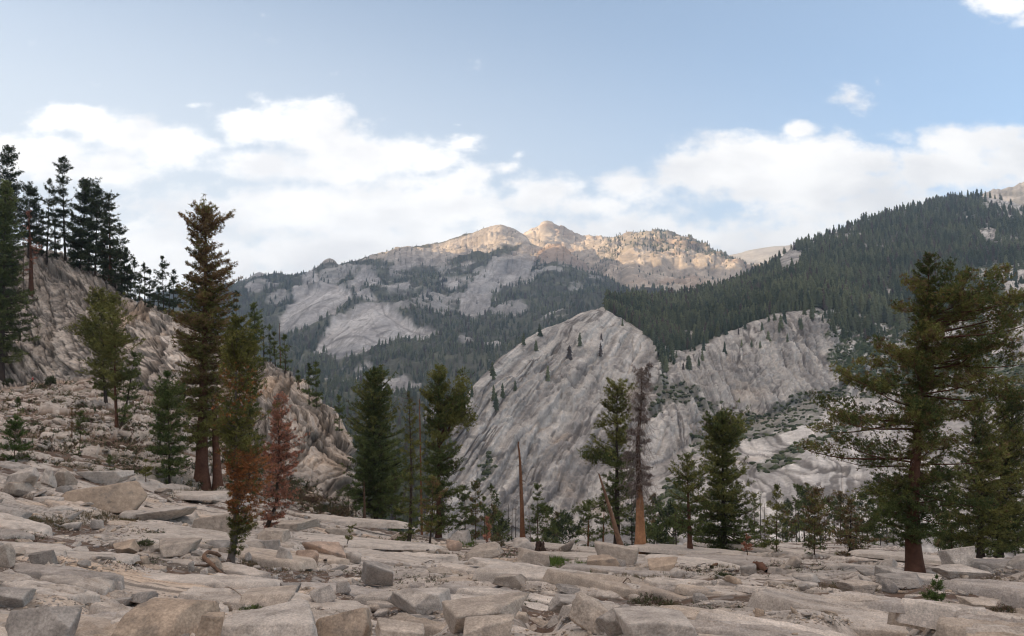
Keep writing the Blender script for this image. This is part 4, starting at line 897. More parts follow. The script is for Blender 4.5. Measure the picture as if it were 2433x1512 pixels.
def pine(bx, by, tx, ty, prof, label, leaf='olive', leaf2=None, patch=None, bark='brown', tw=None, r=None, mids=(), dens=1.0, tuft=6.0, K=9, seed=None, name='pine_tree', cat='tree', group=None, droop=0.0, curl=.35,
         trunks=None, bare=0.0, twigs=0, twcol='grey', limbs=(), cb=None, gap=.25, sides=9, upang=.6, top_f=.35, stretch=1.0, flat=.10, base_at=None):
    """prof: (fraction of height, half width left, half width right) in reading units"""
    seed = seed if seed is not None else int(bx * 7 + ty * 3); g = np.random.default_rng(seed)
    if r is None:
        q_ = by; h = at(bx, q_)
        while h[0] is None and q_ < by + 60: q_ += 2; h = at(bx, q_)
        P0 = h[0]
        if P0 is None: r = 60.0
    if r is not None:
        d = ray(bx, by) * r; P0 = Vector(d); zg = zdown(P0.x, P0.y)
    else: zg = P0.z
    mp = P0.y / F * math.cos(PITCH); mp = P0.y / (F * math.cos(PITCH) ) * .995
    def loc(px, py):      # picture reading -> local coordinates in the tree's own upright plane
        d = ray(px, py); q = d * (P0.y / d[1]); return np.array([q[0] - P0.x, 0.0, q[2] - zg])
    top = loc(tx, ty); H = top[2]
    root = empty(name, (P0.x, P0.y, zg - .12), label, cat, group)
    pts = [np.array([0, 0, -.25])] + [loc(mx_, my_) for (mx_, my_) in mids] + [top]
    pts = np.array(pts); pts = pts[np.argsort(pts[:, 2])]
    zz = np.linspace(-.25, H, 60); px_ = np.interp(zz, pts[:, 2], pts[:, 0])
    for _ in range(3): px_[1:-1] = (px_[:-2] + 2 * px_[1:-1] + px_[2:]) / 4
    wob = .012 * H * fbm(zz / (H * .3), seed * 1.7, 0, 2, seed); wob[0] = 0
    path = np.stack([px_, wob, zz], 1)
    tw_m = (tw * .82 if tw else max(3.0, (by - ty) * .024)) * mp
    rad = tw_m * .5 * (((1 - (zz + .25) / (H + .25)) ** 1.05 * .95 + .03) if prof else ((1 - (zz + .25) / (H + .25)) ** .8 * .74 + .24)) * (1 + .5 * np.exp(-np.maximum(zz, 0) / (tw_m * 1.1 + .02)))
    if limbs and len(limbs[0]) == 0: pass
    tr = Acc(); V, Fc = tube(path, rad, sides)
    V = V + (V - np.repeat(path, sides, 0)) * (.12 * fbm(V[:, 0] * 5, V[:, 1] * 5, V[:, 2] * .8, 3, seed))[:, None]
    bc = np.array(BARK[bark]); bm_ = .45 + 1.1 * (.5 + .5 * fbm(V[:, 0] * 9, V[:, 1] * 9, V[:, 2] * .8, 4, seed + 2, .65))
    cc = bc[None] * bm_[:, None]
    if patch and patch.get('bark'): 
        f = np.clip(V[:, 2] / H, 0, 1); cc = lerp(cc, np.array(BARK[patch['bark'][0]])[None] * bm_[:, None], (sstep(patch['bark'][1] + .03, patch['bark'][1] - .03, f + .04 * fbm(V[:, 0] * 4, V[:, 2] * 2, V[:, 1] * 4, 3, seed)))[:, None])
    tr.add(V, Fc, cc)
    for (ax, ay, axt, ayt, w2) in (trunks or ()):
        p0, p1 = loc(ax, ay), loc(axt, ayt); p0[2] = max(p0[2], -.3) ; p0[1] = .35 * tw_m; p1[1] = .35 * tw_m
        t = np.linspace(0, 1, 12)[:, None]; pth = p0 + (p1 - p0) * t
        V, Fc = tube(pth, w2 * mp * .5 * (1 - .5 * t[:, 0]) * (1 + .4 * np.exp(-t[:, 0] * 12)), sides); tr.add(V, Fc, bc * 1.1)
    tr.build('trunk', M_wood, root)
    li = Acc(); TP, TD, TS, TC = [], [], [], []
    ts = tuft * mp
    def axis(z): return np.array([np.interp(z, zz, path[:, 0]), np.interp(z, zz, path[:, 1]), z])
    f0 = prof[0][0] if prof else 1.0
    limb_list = []
    if prof:
        fs = np.linspace(f0, 1, 40); L_, R_ = wh(prof, fs); area = np.trapezoid((L_ + R_) * (by - ty), fs) if hasattr(np, 'trapezoid') else np.trapz((L_ + R_) * (by - ty), fs)
        ntuft = dens * area / (tuft ** 2) * 4.2
        nb = int(np.clip(ntuft / 15, 18, 560))
        # branches in rough whorls, clumped so that gaps show
        fb = f0 + (1 - f0) * np.sort(g.random(nb) ** .92)
        wl = (by - ty) / 26.0
        fb = lerp(fb, f0 + np.round((fb - f0) * wl) / wl, .35) + g.normal(size=nb) * .008
        fb = np.clip(fb, f0, .985)
        for i in range(nb):
            az = g.uniform(0, 2 * np.pi); f = fb[i]; l, rr = wh(prof, f)
            c = np.cos(az); hw = (rr if c > 0 else l) * abs(c) + .5 * (l + rr) * (1 - abs(c))
            cl = .84 + .42 * vnoise(az * 1.1 + seed, f * 9.0, seed * .37, seed)
            if g.random() < gap * .5 * (1 - cl + .3): continue
            Lb = hw * mp * float(cl) * g.uniform(.72, 1.12)
            if Lb < .04: continue
            th = lerp(-.28 - droop, upang, float(f) ** 1.4) + g.normal() * .12
            limb_list.append((f * H, az, Lb, th, curl * g.uniform(.5, 1.3), 1.0))
    if len(limbs) > 20: limbs = list(limbs) + [(sy_, tx + g.uniform(-120, 150), sy_ - g.uniform(10, 70), g.choice([-1, 1]) * g.uniform(1.0, 2.0)) for sy_ in g.uniform(720, 1180, 22)]
    for (sy, ex, ey, dy) in limbs:
        s0 = loc(tx, sy); e = loc(ex, ey); ax0 = axis(s0[2]); v = e - ax0; v[1] += dy
        limb_list.append(('L', ax0, v))
    tot = 0
    for lb in limb_list:
        if lb[0] == 'L':
            _, p0, v = lb; Lb = np.linalg.norm(v); s = np.linspace(0, 1, 9)[:, None]
            side = np.array([g.normal(), g.normal(), .2]) * Lb * .05
            pth = p0 + v * s + np.array([0, 0, -1]) * (Lb * .05) * np.sin(s * np.pi) + side * np.sin(s * 2 * np.pi)
            Dh = v / Lb; rb = max(.013 * Lb, .3 * mp)
        else:
            z, az, Lb, th, cu, _ = lb; s = np.linspace(0, 1, 6)[:, None]; dirh = np.array([math.cos(az), math.sin(az), 0])
            p0 = axis(z); pth = p0 + dirh * Lb * s + np.array([0, 0, 1]) * (Lb * (math.tan(th) * s + cu * s * s))
            Dh = dirh; rb = max(.016 * Lb, .22 * mp)
        V, Fc = tube(pth, np.maximum(rb * (1 - .85 * s[:, 0]), .10 * mp), 4); li.add(V, Fc, bc * .9)
        ns = max(4, int(Lb / (ts * .36))); ns = int(ns * (1.0 if lb[0] != 'L' else 3.7))
        if prof or lb[0] == 'L':
            sb = bare if lb[0] != 'L' else .35
            s_ = sb + (1 - sb) * g.random(ns) ** .8
            if lb[0] == 'L': s_ = np.clip(.22 + .8 * g.random(ns), 0, 1)
            idx = s_ * (len(pth) - 1); i0 = np.clip(idx.astype(int), 0, len(pth) - 2); fr_ = (idx - i0)[:, None]
            pc = pth[i0] * (1 - fr_) + pth[i0 + 1] * fr_
            lat = np.cross(Dh, [0, 0, 1.]); lat /= np.linalg.norm(lat) + 1e-9
            if lb[0] == 'L':
                ncl = int(g.integers(6, 11)); cs = np.clip(g.uniform(.28, 1.02, ncl), 0, 1); kk = g.integers(0, ncl, ns); s_ = np.clip(cs[kk] + g.normal(size=ns) * .045, 0, 1)
                idx = s_ * (len(pth) - 1); i0 = np.clip(idx.astype(int), 0, len(pth) - 2); fr_ = (idx - i0)[:, None]; pc = pth[i0] * (1 - fr_) + pth[i0 + 1] * fr_
                co = np.stack([g.normal(size=ncl) * .10, g.normal(size=ncl) * .16, g.uniform(-.02, .15, ncl)], 1) * Lb * (1.25 - cs)[:, None]
                pc = pc + co[kk] + g.normal(size=(ns, 3)) * ts * np.array([1.0, 1.0, .75]) * 1.25
            wlat = g.normal(size=ns) * (.20 if lb[0] != 'L' else .24) * Lb * (1.15 - s_)
            if lb[0] == 'L': wlat = wlat * .12
            pc = pc + lat * wlat[:, None] + np.array([0, 0, 1.]) * (g.normal(size=ns) * flat * Lb * .6 * (1.1 - s_) + (.02 if lb[0] != 'L' else .04) * Lb)[:, None] + Dh * (g.normal(size=ns) * .04 * Lb)[:, None]
            TP.append(pc); TD.append(np.repeat((Dh + lat * 0)[None], ns, 0) + lat * np.sign(wlat)[:, None] * .5); tot += ns
    if TP:
        P_ = np.vstack(TP); D_ = np.vstack(TD)
        # leader
        nt_ = 10; zt = H * g.uniform(.93, 1.0, nt_); P_ = np.vstack([P_, np.stack([np.interp(zt, zz, path[:, 0]), 0 * zt, zt], 1)]); D_ = np.vstack([D_, np.tile([0, 0, 1.], (nt_, 1))])
        n = len(P_); f = np.clip(P_[:, 2] / H, 0, 1)
        cn = fbm(P_[:, 0] / H * 9, P_[:, 1] / H * 9, P_[:, 2] / H * 9, 3, seed + 9)
        a_, b_ = (np.array(t) for t in GRN[leaf]); t = np.clip(.42 + .9 * cn + g.normal(size=n) * .22, 0, 1)[:, None]
        col = a_ + (b_ - a_) * t
        if leaf2:      # (palette, from fraction, to fraction, strength)
            for (pal, fa, fb_, st) in leaf2:
                a2, b2 = (np.array(t_) for t_ in GRN[pal]); k = sstep(fa - .06, fa + .06, f) * (1 - sstep(fb_ - .06, fb_ + .06, f)) * st
                pick = (g.random(n) < k * (.55 + .9 * (cn > -.1)) )[:, None]; col = np.where(pick, a2 + (b2 - a2) * t, col)
        inner = g.random(n) < .04; col[inner] = np.array([.10, .07, .05])
        sz = np.full(n, ts) * g.uniform(.7, 1.25, n)
        V, Fc, cc = tufts(P_, D_, sz, col, K, g)
        c_ = Acc(); c_.add(V, Fc, cc); c_.build('crown', M_leaf, root, False)
    tc_ = np.array(BARK[twcol])
    for _ in range(twigs):
        f = g.uniform(max(.02, cb or .1), 1.0); z = f * H; az = g.uniform(0, 2 * np.pi); p0 = axis(z)
        hw = np.interp(f, [p[0] for p in top_prof(patch)], [p[1] for p in top_prof(patch)]) * mp if patch and patch.get('tw') else .05 * H
        Lb = hw * g.uniform(.35, 1.15); s = np.linspace(0, 1, 5)[:, None]
        dirh = np.array([math.cos(az), math.sin(az), 0]); pth = p0 + dirh * Lb * s + np.array([0, 0, -1]) * Lb * (droop * 2.2 * s * s - .25 * s) + g.normal(size=(5, 3)) * Lb * .05
        V, Fc = tube(pth, np.maximum(.42 * mp * (1.1 - s[:, 0]) * g.uniform(.7, 2.0), .16 * mp), 3); li.add(V, Fc, tc_ * g.uniform(.7, 1.3))
        if g.random() < .75:
            for _k in range(3):
                q = pth[g.integers(1, 5)]; dv = (dirh * g.uniform(0, 1) + np.array([g.normal() * .6, g.normal() * .6, -.6 * (droop > .2) + g.normal() * .4])) * Lb * .45
                V, Fc = tube(np.array([q, q + dv * .5 + g.normal(size=3) * Lb * .04, q + dv]), np.full(3, .22 * mp), 3); li.add(V, Fc, tc_ * g.uniform(.7, 1.3))
    li.build('limbs', M_wood_n, root)
    TREES.append((root, H, r))
    return root
def top_prof(p): return p['tw']
FIR = lambda w, f0=.06: [(f0, w * .72, w * .72), (.2, w, w), (.5, w * .78, w * .78), (.78, w * .5, w * .5), (1, w * .06, w * .06)]
COL = lambda w, f0=.08: [(f0, w * .6, w * .6), (.2, w, w), (.6, w * .95, w * .95), (.86, w * .7, w * .7), (1, w * .1, w * .1)]
PIN = lambda w, f0=.25: [(f0, w * .5, w * .5), (f0 + .12, w, w), (.6, w * .9, w * .9), (.8, w * .7, w * .7), (.95, w * .45, w * .45), (1, w * .15, w * .15)]
# --- ridge trees on the left
sky_t = [
 (8,640,20,347,COL(36,.1),'tallest dark fir at the left edge, its crown top above all others',dict(leaf='deep',r=205)),
 (68,610,72,434,PIN(26,.12),'dark fir with a swept flat top, second group from the left on the ridge',dict(leaf='deep',gap=.6)),
 (112,606,118,425,COL(16,.25),'thin dark fir with bare lower trunk just left of the tallest spire on the ridge',dict(leaf='deep',gap=.6,dens=.8)),
 (134,612,126,450,COL(15,.3),'thin fir close beside the tallest spire on the ridge, bare below',dict(leaf='deep',gap=.6,dens=.8)),
 (156,616,146,373,[(.12,14,14),(.3,22,22),(.6,20,20),(.75,15,16),(.9,14,16),(1,3,3)],'tall pointed spire fir on the ridge, highest of the middle group',dict(leaf='deep',gap=.6)),
 (190,640,208,431,[(.04,30,26),(.3,34,30),(.6,26,26),(.85,22,30),(1,6,14)],'broad dense dark fir on the ridge leaning right at its top',dict(leaf='deep',dens=1.3)),
 (226,655,232,441,COL(20,.06),'dense dark fir behind the red trunked one on the ridge',dict(leaf='deep',dens=1.2)),
 (263,672,258,462,[(.10,26,24),(.3,26,24),(.55,22,20),(.8,14,16),(.95,14,18),(1,4,4)],'dark fir with a reddish trunk on the ridge',dict(leaf='deep',bark='red',tw=11,dens=1.1)),
 (290,686,284,530,COL(20,.04),'dark fir at the right end of the dense ridge group',dict(leaf='deep',gap=.6)),
 (304,700,300,590,FIR(25,.08),'short open fir right below the dense ridge group',dict(leaf='deep',gap=.7,dens=.8)),
 (322,712,320,612,FIR(20,.06),'small pointed fir alone on the sloping ridge, first of the small ones',dict(leaf='deep',dens=.8,gap=.5)),
 (345,724,343,625,FIR(18,.06),'small fir, left one of a close pair on the sloping ridge',dict(leaf='deep',dens=.8,gap=.5)),
 (357,728,355,640,FIR(16,.06),'small fir, right one of a close pair on the sloping ridge',dict(leaf='deep',dens=.8,gap=.5)),
 (389,740,386,610,FIR(24,.04),'small pointed fir left of the big brown topped fir',dict(leaf='deep',dens=.8,gap=.5)),
 (92,604,98,540,FIR(9,.1),'tiny fir in the gap between two ridge firs',dict(leaf='deep',dens=.7)),
 (176,628,170,500,FIR(14,.1),'slender fir between the spire and the broad fir on the ridge',dict(leaf='deep',dens=.8)),
 (245,664,244,540,FIR(16,.05),'short dense fir filling the gap left of the red trunk on the ridge',dict(leaf='deep')),
]
sky_t += [(bx_, by_, bx_ + 1, ty_, FIR(w_, .03), 'small dark fir filling the row of trees down the sloping ridge', dict(leaf='deep', name='fir_tree', group='small dark firs filling the row down the sloping ridge'))
    for (bx_, by_, ty_, w_) in [(275,680,575,22),(296,698,600,18),(311,706,640,16),(332,716,650,15),(366,732,668,15),(376,736,690,13),(402,745,672,15),(412,748,640,17),(428,752,690,13),(212,648,520,24),(184,634,545,22),(130,612,520,20),(100,606,500,18),(86,604,470,20),(250,664,500,22)]]
for (bx_, by_, tx_, ty_, pr, lab, kw) in sky_t:
    kw['dens'] = kw.get('dens', 1) * 1.5; kw.setdefault('tuft', 4.6); kw.setdefault('K', 8); kw.setdefault('curl', .25); kw.pop('name', 0); pine(bx_, by_, tx_, ty_, pr, lab, name='fir_tree', bark=kw.pop('bark', 'dark'), **kw)
# --- trees on the left hillside and the near left
pine(4, 905, 14, 428, [(.10,46,44),(.25,54,54),(.45,46,42),(.65,40,38),(.85,26,26),(1,6,8)], 'big dark green fir at the left edge in front of the cliff', leaf='dark', bark='dark', tw=16, tuft=6, name='fir_tree', dens=1.1)
pine(75, 703, 68, 500, [(.28,10,14),(.5,16,18),(.7,12,14),(.9,8,10),(1,3,3)], 'dead reddish snag with a thick dark trunk on the cliff', leaf='rust', bark='red', tw=15, tuft=4.5, dens=.25, gap=.8, name='dead_tree', twigs=60, twcol='brown', droop=.2, mids=[(73,600)])
pine(58, 700, 55, 560, [(.3,8,8),(.6,9,9),(1,2,2)], 'thin dead snag standing left of the thick reddish one on the cliff', leaf='brown', bark='grey', tw=4, tuft=4, dens=.2, name='dead_tree', twigs=30, twcol='grey')
pine(252, 968, 240, 700, [(.10,14,14),(.25,44,30),(.5,56,40),(.7,50,40),(.88,34,38),(1,10,14)], 'bushy olive fir on the hillside below the cliff, left trunk of the trio', leaf='olive', bark='dark', tw=11, dens=1.25, name='fir_tree')
pine(279, 1014, 268, 705, [(.22,14,14),(.35,26,40),(.6,30,44),(.8,26,34),(1,8,8)], 'bushy olive fir on the hillside, middle trunk of the trio', leaf='olive', bark='red', tw=10, dens=1.1, name='fir_tree')
pine(283, 1018, 322, 835, [(.12,10,18),(.35,24,30),(.7,24,26),(1,5,6)], 'small fir with a curved trunk, right of the trio on the hillside', leaf='dark', bark='dark', tw=8, mids=[(296,985),(303,945)], dens=.9, name='fir_tree')
pine(34, 1090, 38, 986, FIR(34,.02), 'young bright green fir at the left edge', leaf='brgreen', tuft=5.5, dens=1.2, name='young_fir')
pine(44, 1010, 42, 942, FIR(12,.03), 'slender dark young fir behind the bright green one at the left edge', leaf='dark', tuft=5, name='young_fir')
pine(183, 1083, 194, 974, COL(14,.02), 'narrow dark green young fir with a bent foot on the scree', leaf='dark', tuft=5, dens=1.2, mids=[(190,1060)], name='young_fir')
pine(172, 1040, 171, 966, COL(6,.05), 'thin brown dead sapling beside the narrow dark young fir', leaf='brown', tuft=4.5, dens=.5, name='dead_tree')
pine(263, 1120, 261, 1078, FIR(13,.02), 'knee high green fir seedling on the scree', leaf='dark', tuft=5, name='young_fir')
pine(347, 1146, 347, 1088, COL(14,.02), 'small sparse green fir seedling left of the two big red trunks', leaf='olive', tuft=5, dens=.7, name='young_fir')
pine(404, 1152, 398, 880, [(.02,24,26),(.2,44,36),(.5,46,40),(.75,30,34),(1,6,8)], 'dense green young fir left of the two big red trunks', leaf='brgreen', leaf2=[('dark',0,1,.6)], bark='dark', tw=7, dens=1.1, name='fir_tree')
pine(380, 1060, 392, 905, [(.05,26,26),(.3,28,26),(.7,20,20),(1,4,4)], 'green fir further back on the slope, left of the big brown topped fir', leaf='dark', bark='dark', tw=5, dens=1.0, name='fir_tree')
pine(480, 1150, 489, 494, [(.13,24,24),(.17,44,50),(.3,66,62),(.42,70,64),(.55,76,60),(.66,62,60),(.76,46,56),(.86,40,34),(.93,56,50),(.97,26,22),(1,6,6)],
     'biggest fir with a brown dying crown and two massive red trunks', leaf='olive', leaf2=[('brown',.30,1,.42),('brown',.70,1,.55)], bark='red', tw=36, tuft=6.0, dens=1.15, gap=.5, trunks=[(514,1170,505,960,22)], name='fir_tree', mids=[(486,800)], K=10, curl=.2)
pine(592, 1165, 598, 790, [(.04,30,26),(.2,38,30),(.5,36,26),(.8,24,20),(1,6,6)], 'dark green fir behind the slim orange and green pine', leaf='dark', leaf2=[('olive',.4,1,.6)], bark='dark', tw=9, dens=1.1, name='fir_tree', r=58)
pine(560, 800, 562, 690, COL(17,.04), 'dark fir just right of the brown crown, on the hill shoulder behind', leaf='deep', tuft=5, bark='dark', name='fir_tree', r=135)
pine(545, 1336, 562, 742, [(.05,6,22),(.12,6,34),(.2,10,62),(.28,18,66),(.42,14,70),(.44,42,56),(.6,46,62),(.72,46,64),(.84,38,50),(.93,26,34),(1,5,6)],
     'slim foreground pine with yellow green needles and orange dead patches', leaf='yellow', leaf2=[('olive',0,1,.35),('orange',.22,.43,1.6),('brown',.2,.45,.12),('orange',.60,.78,.28)], bark='grey', tw=21, mids=[(552,1300),(563,1240),(562,1180),(560,1000),(562,860)], tuft=6.5, dens=1.15, gap=.5, seed=77, upang=.5, curl=.45)
pine(626, 1258, 663, 930, [(.04,10,12),(.15,26,30),(.35,34,42),(.55,34,42),(.72,30,38),(.88,20,26),(1,6,7)], 'rust red dead pine with a bent foot, needles still on', leaf='rust', leaf2=[('brown',0,1,.16),('twig',0,1,.14)], bark='dark', tw=13, mids=[(640,1230),(658,1190),(663,1080)], tuft=5.0, dens=1.15, gap=.6, name='dead_tree', twigs=25, twcol='grey', seed=5)
# --- on the end of the left hill
pine(606, 868, 604, 718, [(.05,26,26),(.3,26,24),(.6,20,20),(.85,12,12),(1,3,3)], 'dark pointed fir on top of the orange rock nose', leaf='dark', bark='dark', tuft=5, name='fir_tree')
pine(627, 862, 627, 780, [], 'thin bare snag on the rock nose right of the pointed fir', bark='dark', tw=3.5, name='dead_tree', twigs=14, twcol='dark')
pine(642, 866, 641, 772, [(.1,10,10),(.5,14,14),(.8,6,10),(1,4,6)], 'ragged dark fir with a broken top on the rock nose', leaf='dark', bark='dark', tuft=5, dens=.8, name='fir_tree')
pine(655, 868, 650, 790, COL(11,.03), 'narrow dark fir beside the ragged one on the rock nose', leaf='dark', bark='dark', tuft=5, name='fir_tree')
pine(667, 876, 664, 768, [], 'thin reddish bare snag on the rock nose', bark='red', tw=4, name='dead_tree', twigs=18, twcol='brown')
pine(679, 880, 676, 794, FIR(21,.04), 'pointed dark fir at the right end of the rock nose group', leaf='dark', bark='dark', tuft=5, name='fir_tree')
pine(735, 962, 733, 864, COL(13,.02), 'dark fir, left one of the pair on the descending rock edge', leaf='dark', bark='dark', tuft=5, dens=1.3, name='fir_tree')
pine(752, 970, 750, 858, COL(14,.02), 'dark fir, right one of the pair on the descending rock edge', leaf='dark', bark='dark', tuft=5, dens=1.3, name='fir_tree')
pine(712, 925, 708, 880, FIR(10,.02), 'small dark fir left of the pair on the descending rock edge', leaf='dark', tuft=5, name='young_fir')
pine(806, 1024, 806, 940, COL(14,.02), 'lone green fir low on the descending rock edge', leaf='dark', bark='dark', tuft=5, dens=1.2, name='fir_tree')
# --- centre group on the crest
pine(891, 1242, 889, 882, [(.06,40,40),(.16,70,60),(.35,64,62),(.5,50,56),(.65,54,48),(.8,34,40),(.92,22,34),(1,6,8)], 'broad dark green fir, left tree of the centre group', leaf='dark', leaf2=[('olive',.6,1,.5)], bark='dark', tw=17, dens=1.25, name='fir_tree')
pine(1042, 1256, 1043, 868, [(.05,40,48),(.2,46,50),(.45,36,44),(.6,34,40),(.75,34,32),(.9,28,22),(1,8,8)], 'tall fir with a forked top leaning right, right tree of the centre group', leaf='dark', leaf2=[('olive',.55,1,.7)], bark='red', tw=17, dens=1.2, name='fir_tree',
     limbs=[(1060,1098,896,.3),(1060,1092,905,.1),(1060,1102,912,-.2),(1050,1096,922,.0),(1040,1112,935,.6),(1040,1086,938,.3),(1010,1120,965,-.4),(1020,1108,950,.1),(1000,1122,990,.4),(1000,1096,975,0),(1045,1100,955,-.8),(985,1124,1010,.2),(985,1090,1000,-.5)])
pine(966, 1312, 972, 926, [(.04,22,20),(.2,30,26),(.45,26,28),(.65,20,24),(.8,16,18),(.95,10,12),(1,4,4)], 'slim thinning pine with bare grey twigs in front of the centre group', leaf='olive', leaf2=[('dark',0,.5,.5)], bark='dark', tw=13, dens=.62, gap=.7, twigs=150, twcol='grey', mids=[(975,1250),(978,1120)], r=33)
pine(1010, 1308, 1030, 1130, [(.14,10,12),(.35,26,28),(.6,28,26),(.85,18,18),(1,5,5)], 'small yellowish pine with a curved foot in front of the centre group', leaf='yellow', leaf2=[('brown',0,1,.35)], bark='dark', tw=8, dens=.65, gap=.6, mids=[(1022,1280),(1027,1220)], twigs=50, twcol='grey')
pine(1003, 1262, 997, 945, [], 'dead orange barked trunk between the two centre firs', bark='orange', tw=8, name='dead_tree', twigs=40, twcol='brown', r=66)
pine(867, 1236, 865, 1140, [], 'bare brown trunk at the left foot of the broad dark fir', bark='brown', tw=9, name='dead_tree', twigs=8, twcol='brown')
pine(906, 1246, 904, 1144, COL(14,.02), 'small brown dying fir below the broad dark fir', leaf='brown', leaf2=[('olive',0,1,.3)], tuft=5, dens=1.0, name='young_fir')
pine(829, 1226, 827, 1150, COL(9,.02), 'narrow green young fir left of the centre group', leaf='dark', tuft=5, dens=1.1, name='young_fir')
pine(846, 1232, 846, 1128, COL(13,.03), 'dark green young fir left of the bare brown trunk', leaf='brgreen', leaf2=[('dark',0,1,.6)], tuft=5, dens=1.0, name='young_fir')
pine(940, 1258, 938, 1110, COL(26,.02), 'dark undergrowth fir between the centre trees', leaf='dark', tuft=5.5, dens=.9, name='young_fir', r=64)
pine(1106, 1288, 1104, 1150, COL(20,.02), 'green fir, left one of the clump right of the centre group', leaf='dark', tuft=5, dens=.9, name='fir_tree')
pine(1130, 1286, 1131, 1140, COL(20,.02), 'brown and green fir, middle of the clump right of the centre group', leaf='brown', leaf2=[('dark',0,1,.45)], tuft=5, dens=1.0, name='fir_tree', r=66)
pine(1152, 1284, 1150, 1178, COL(16,.02), 'dark fir, right one of the clump right of the centre group', leaf='dark', tuft=5, dens=.9, name='fir_tree', r=70)
pine(1156, 1304, 1158, 1226, [(.05,16,14),(.4,14,14),(1,3,3)], 'small rust red dead sapling on the crest', leaf='rust', bark='dark', tw=4, tuft=4.5, dens=.4, name='dead_tree', twigs=40, twcol='grey')
pine(1242, 1284, 1233, 1046, [], 'tall orange brown broken snag standing alone on the crest', bark='orange', tw=15, name='dead_tree', twigs=34, twcol='brown', droop=.3, mids=[(1240,1200),(1236,1100),(1233,1062),(1228,1048)])
pine(1278, 1288, 1276, 1150, [(.03,30,30),(.3,32,34),(.5,26,28),(.7,14,16),(.9,10,10),(1,3,3)], 'dark green fir right of the tall orange brown snag', leaf='dark', tuft=5.5, dens=.9, gap=.6, name='fir_tree')
pine(1262, 1290, 1256, 1200, [], 'thin grey leaning dead sapling right of the orange brown snag', bark='dead', tw=3, name='dead_tree', twigs=30, twcol='dead')
# --- right of centre
pine(1466, 1302, 1466, 912, [(.10,14,26),(.16,26,30),(.22,34,32),(.34,30,32),(.5,50,36),(.6,54,34),(.68,34,34),(.8,26,34),(.92,30,32),(.97,24,24),(1,10,12)], 'tall green fir left of the grey dead tree', leaf='olive', leaf2=[('dark',0,.6,.7)], bark='dark', tw=20, dens=1.05, gap=.5, name='fir_tree', limbs=[(1090,1380,1068,.3),(1100,1388,1085,-.4),(1180,1372,1215,.5),(1000,1412,1010,.2)])
pine(1480, 1296, 1423, 1122, [], 'bare leaning trunk with red brown bark against the green fir', bark='bark2', tw=17, name='dead_tree', twigs=40, twcol='dead', patch=dict(tw=[(0,2),(.85,4),(.92,34),(1,40)]), mids=[(1452,1215),(1432,1150)], r=57)
pine(1522, 1312, 1524, 868, [(.30,18,22),(.40,34,34),(.55,36,40),(.7,24,26),(.82,16,26),(.93,22,34),(1,12,14)], 'tall grey dead tree with drooping bare twigs and stripped orange base', leaf='twig', dens=.55, gap=.7, tuft=6.5, bark='brown', tw=31, name='dead_tree', twigs=500, twcol='dead', droop=.75, cb=.27, patch=dict(tw=[(0,4),(.26,8),(.32,34),(.45,44),(.6,40),(.75,26),(.9,30),(.97,26),(1,16)], bark=('bare',.32)), mids=[(1520,1200),(1515,1050),(1524,950)], limbs=())
pine(1396, 1286, 1400, 1186, [(.12,24,22),(.4,32,24),(.7,24,18),(1,5,5)], 'low spreading green fir behind the crest left of the leaning trunk', leaf='dark', bark='orange', tw=8, tuft=5.5, dens=1.0, name='fir_tree', r=68)
pine(1432, 1290, 1436, 1170, [(.12,14,16),(.4,20,20),(.7,16,16),(1,5,5)], 'dark fir with an orange foot behind the leaning trunk', leaf='dark', bark='orange', tw=8, tuft=5.5, dens=1.0, name='fir_tree', r=68)
pine(1502, 1306, 1500, 1120, [(.03,30,26),(.4,30,24),(.8,18,18),(1,4,4)], 'dark fir filling the space between the green fir and the grey dead tree', leaf='deep', bark='dark', tuft=5.5, dens=.9, name='fir_tree', r=70)
pine(1640, 1312, 1632, 1078, [(.20,30,34),(.35,44,46),(.55,40,44),(.72,40,42),(.85,34,26),(.93,20,16),(1,6,6)], 'fir with a bare straight lower trunk and a grey dying top on its right side', leaf='dark', leaf2=[('olive',.5,1,.5)], bark='red', tw=17, dens=.85, gap=.6, name='fir_tree', twigs=110, twcol='dead', cb=.6)
pine(1720, 1316, 1716, 976, [(.02,70,60),(.12,76,78),(.3,60,84),(.42,50,62),(.5,40,50),(.62,42,40),(.7,32,34),(.78,50,60),(.86,38,56),(.93,14,22),(1,6,8)], 'broad dark green pine with layered boughs right of the bare trunked fir', leaf='dark', leaf2=[('olive',.3,1,.55)], bark='dark', tw=18, dens=1.2, gap=.4, flat=.06)
pine(1776, 1324, 1773, 1264, COL(12,.02), 'small orange dead fir at the foot of the broad pine', leaf='orange', leaf2=[('rust',0,1,.5)], tuft=4.5, dens=.9, name='dead_tree')
pine(1792, 1300, 1792, 1170, COL(13,.02), 'narrow dim fir behind the broad pine on its right', leaf='dark', tuft=5, name='fir_tree', r=75)
pine(1844, 1312, 1846, 1148, FIR(30,.03), 'evenly pointed young pine standing alone right of the broad pine', leaf='olive', leaf2=[('dark',0,.4,.6)], tuft=5.5, dens=.9, gap=.5)
pine(1934, 1318, 1936, 1158, [(.02,30,30),(.2,28,30),(.4,34,34),(.65,22,24),(1,4,5)], 'thin brownish green pine in the middle of the right crest', leaf='brown', leaf2=[('dark',0,.45,.8),('olive',.3,1,.4)], tuft=5.5, dens=.85, gap=.6)
pine(2018, 1318, 2022, 1186, [(.04,44,60),(.3,40,56),(.6,30,36),(1,5,6)], 'wide brown dying pine left of the big dark foreground pine', leaf='brown', leaf2=[('dark',0,1,.3)], bark='dark', tw=9, tuft=5.5, dens=.8, gap=.5, twigs=60, twcol='dead')
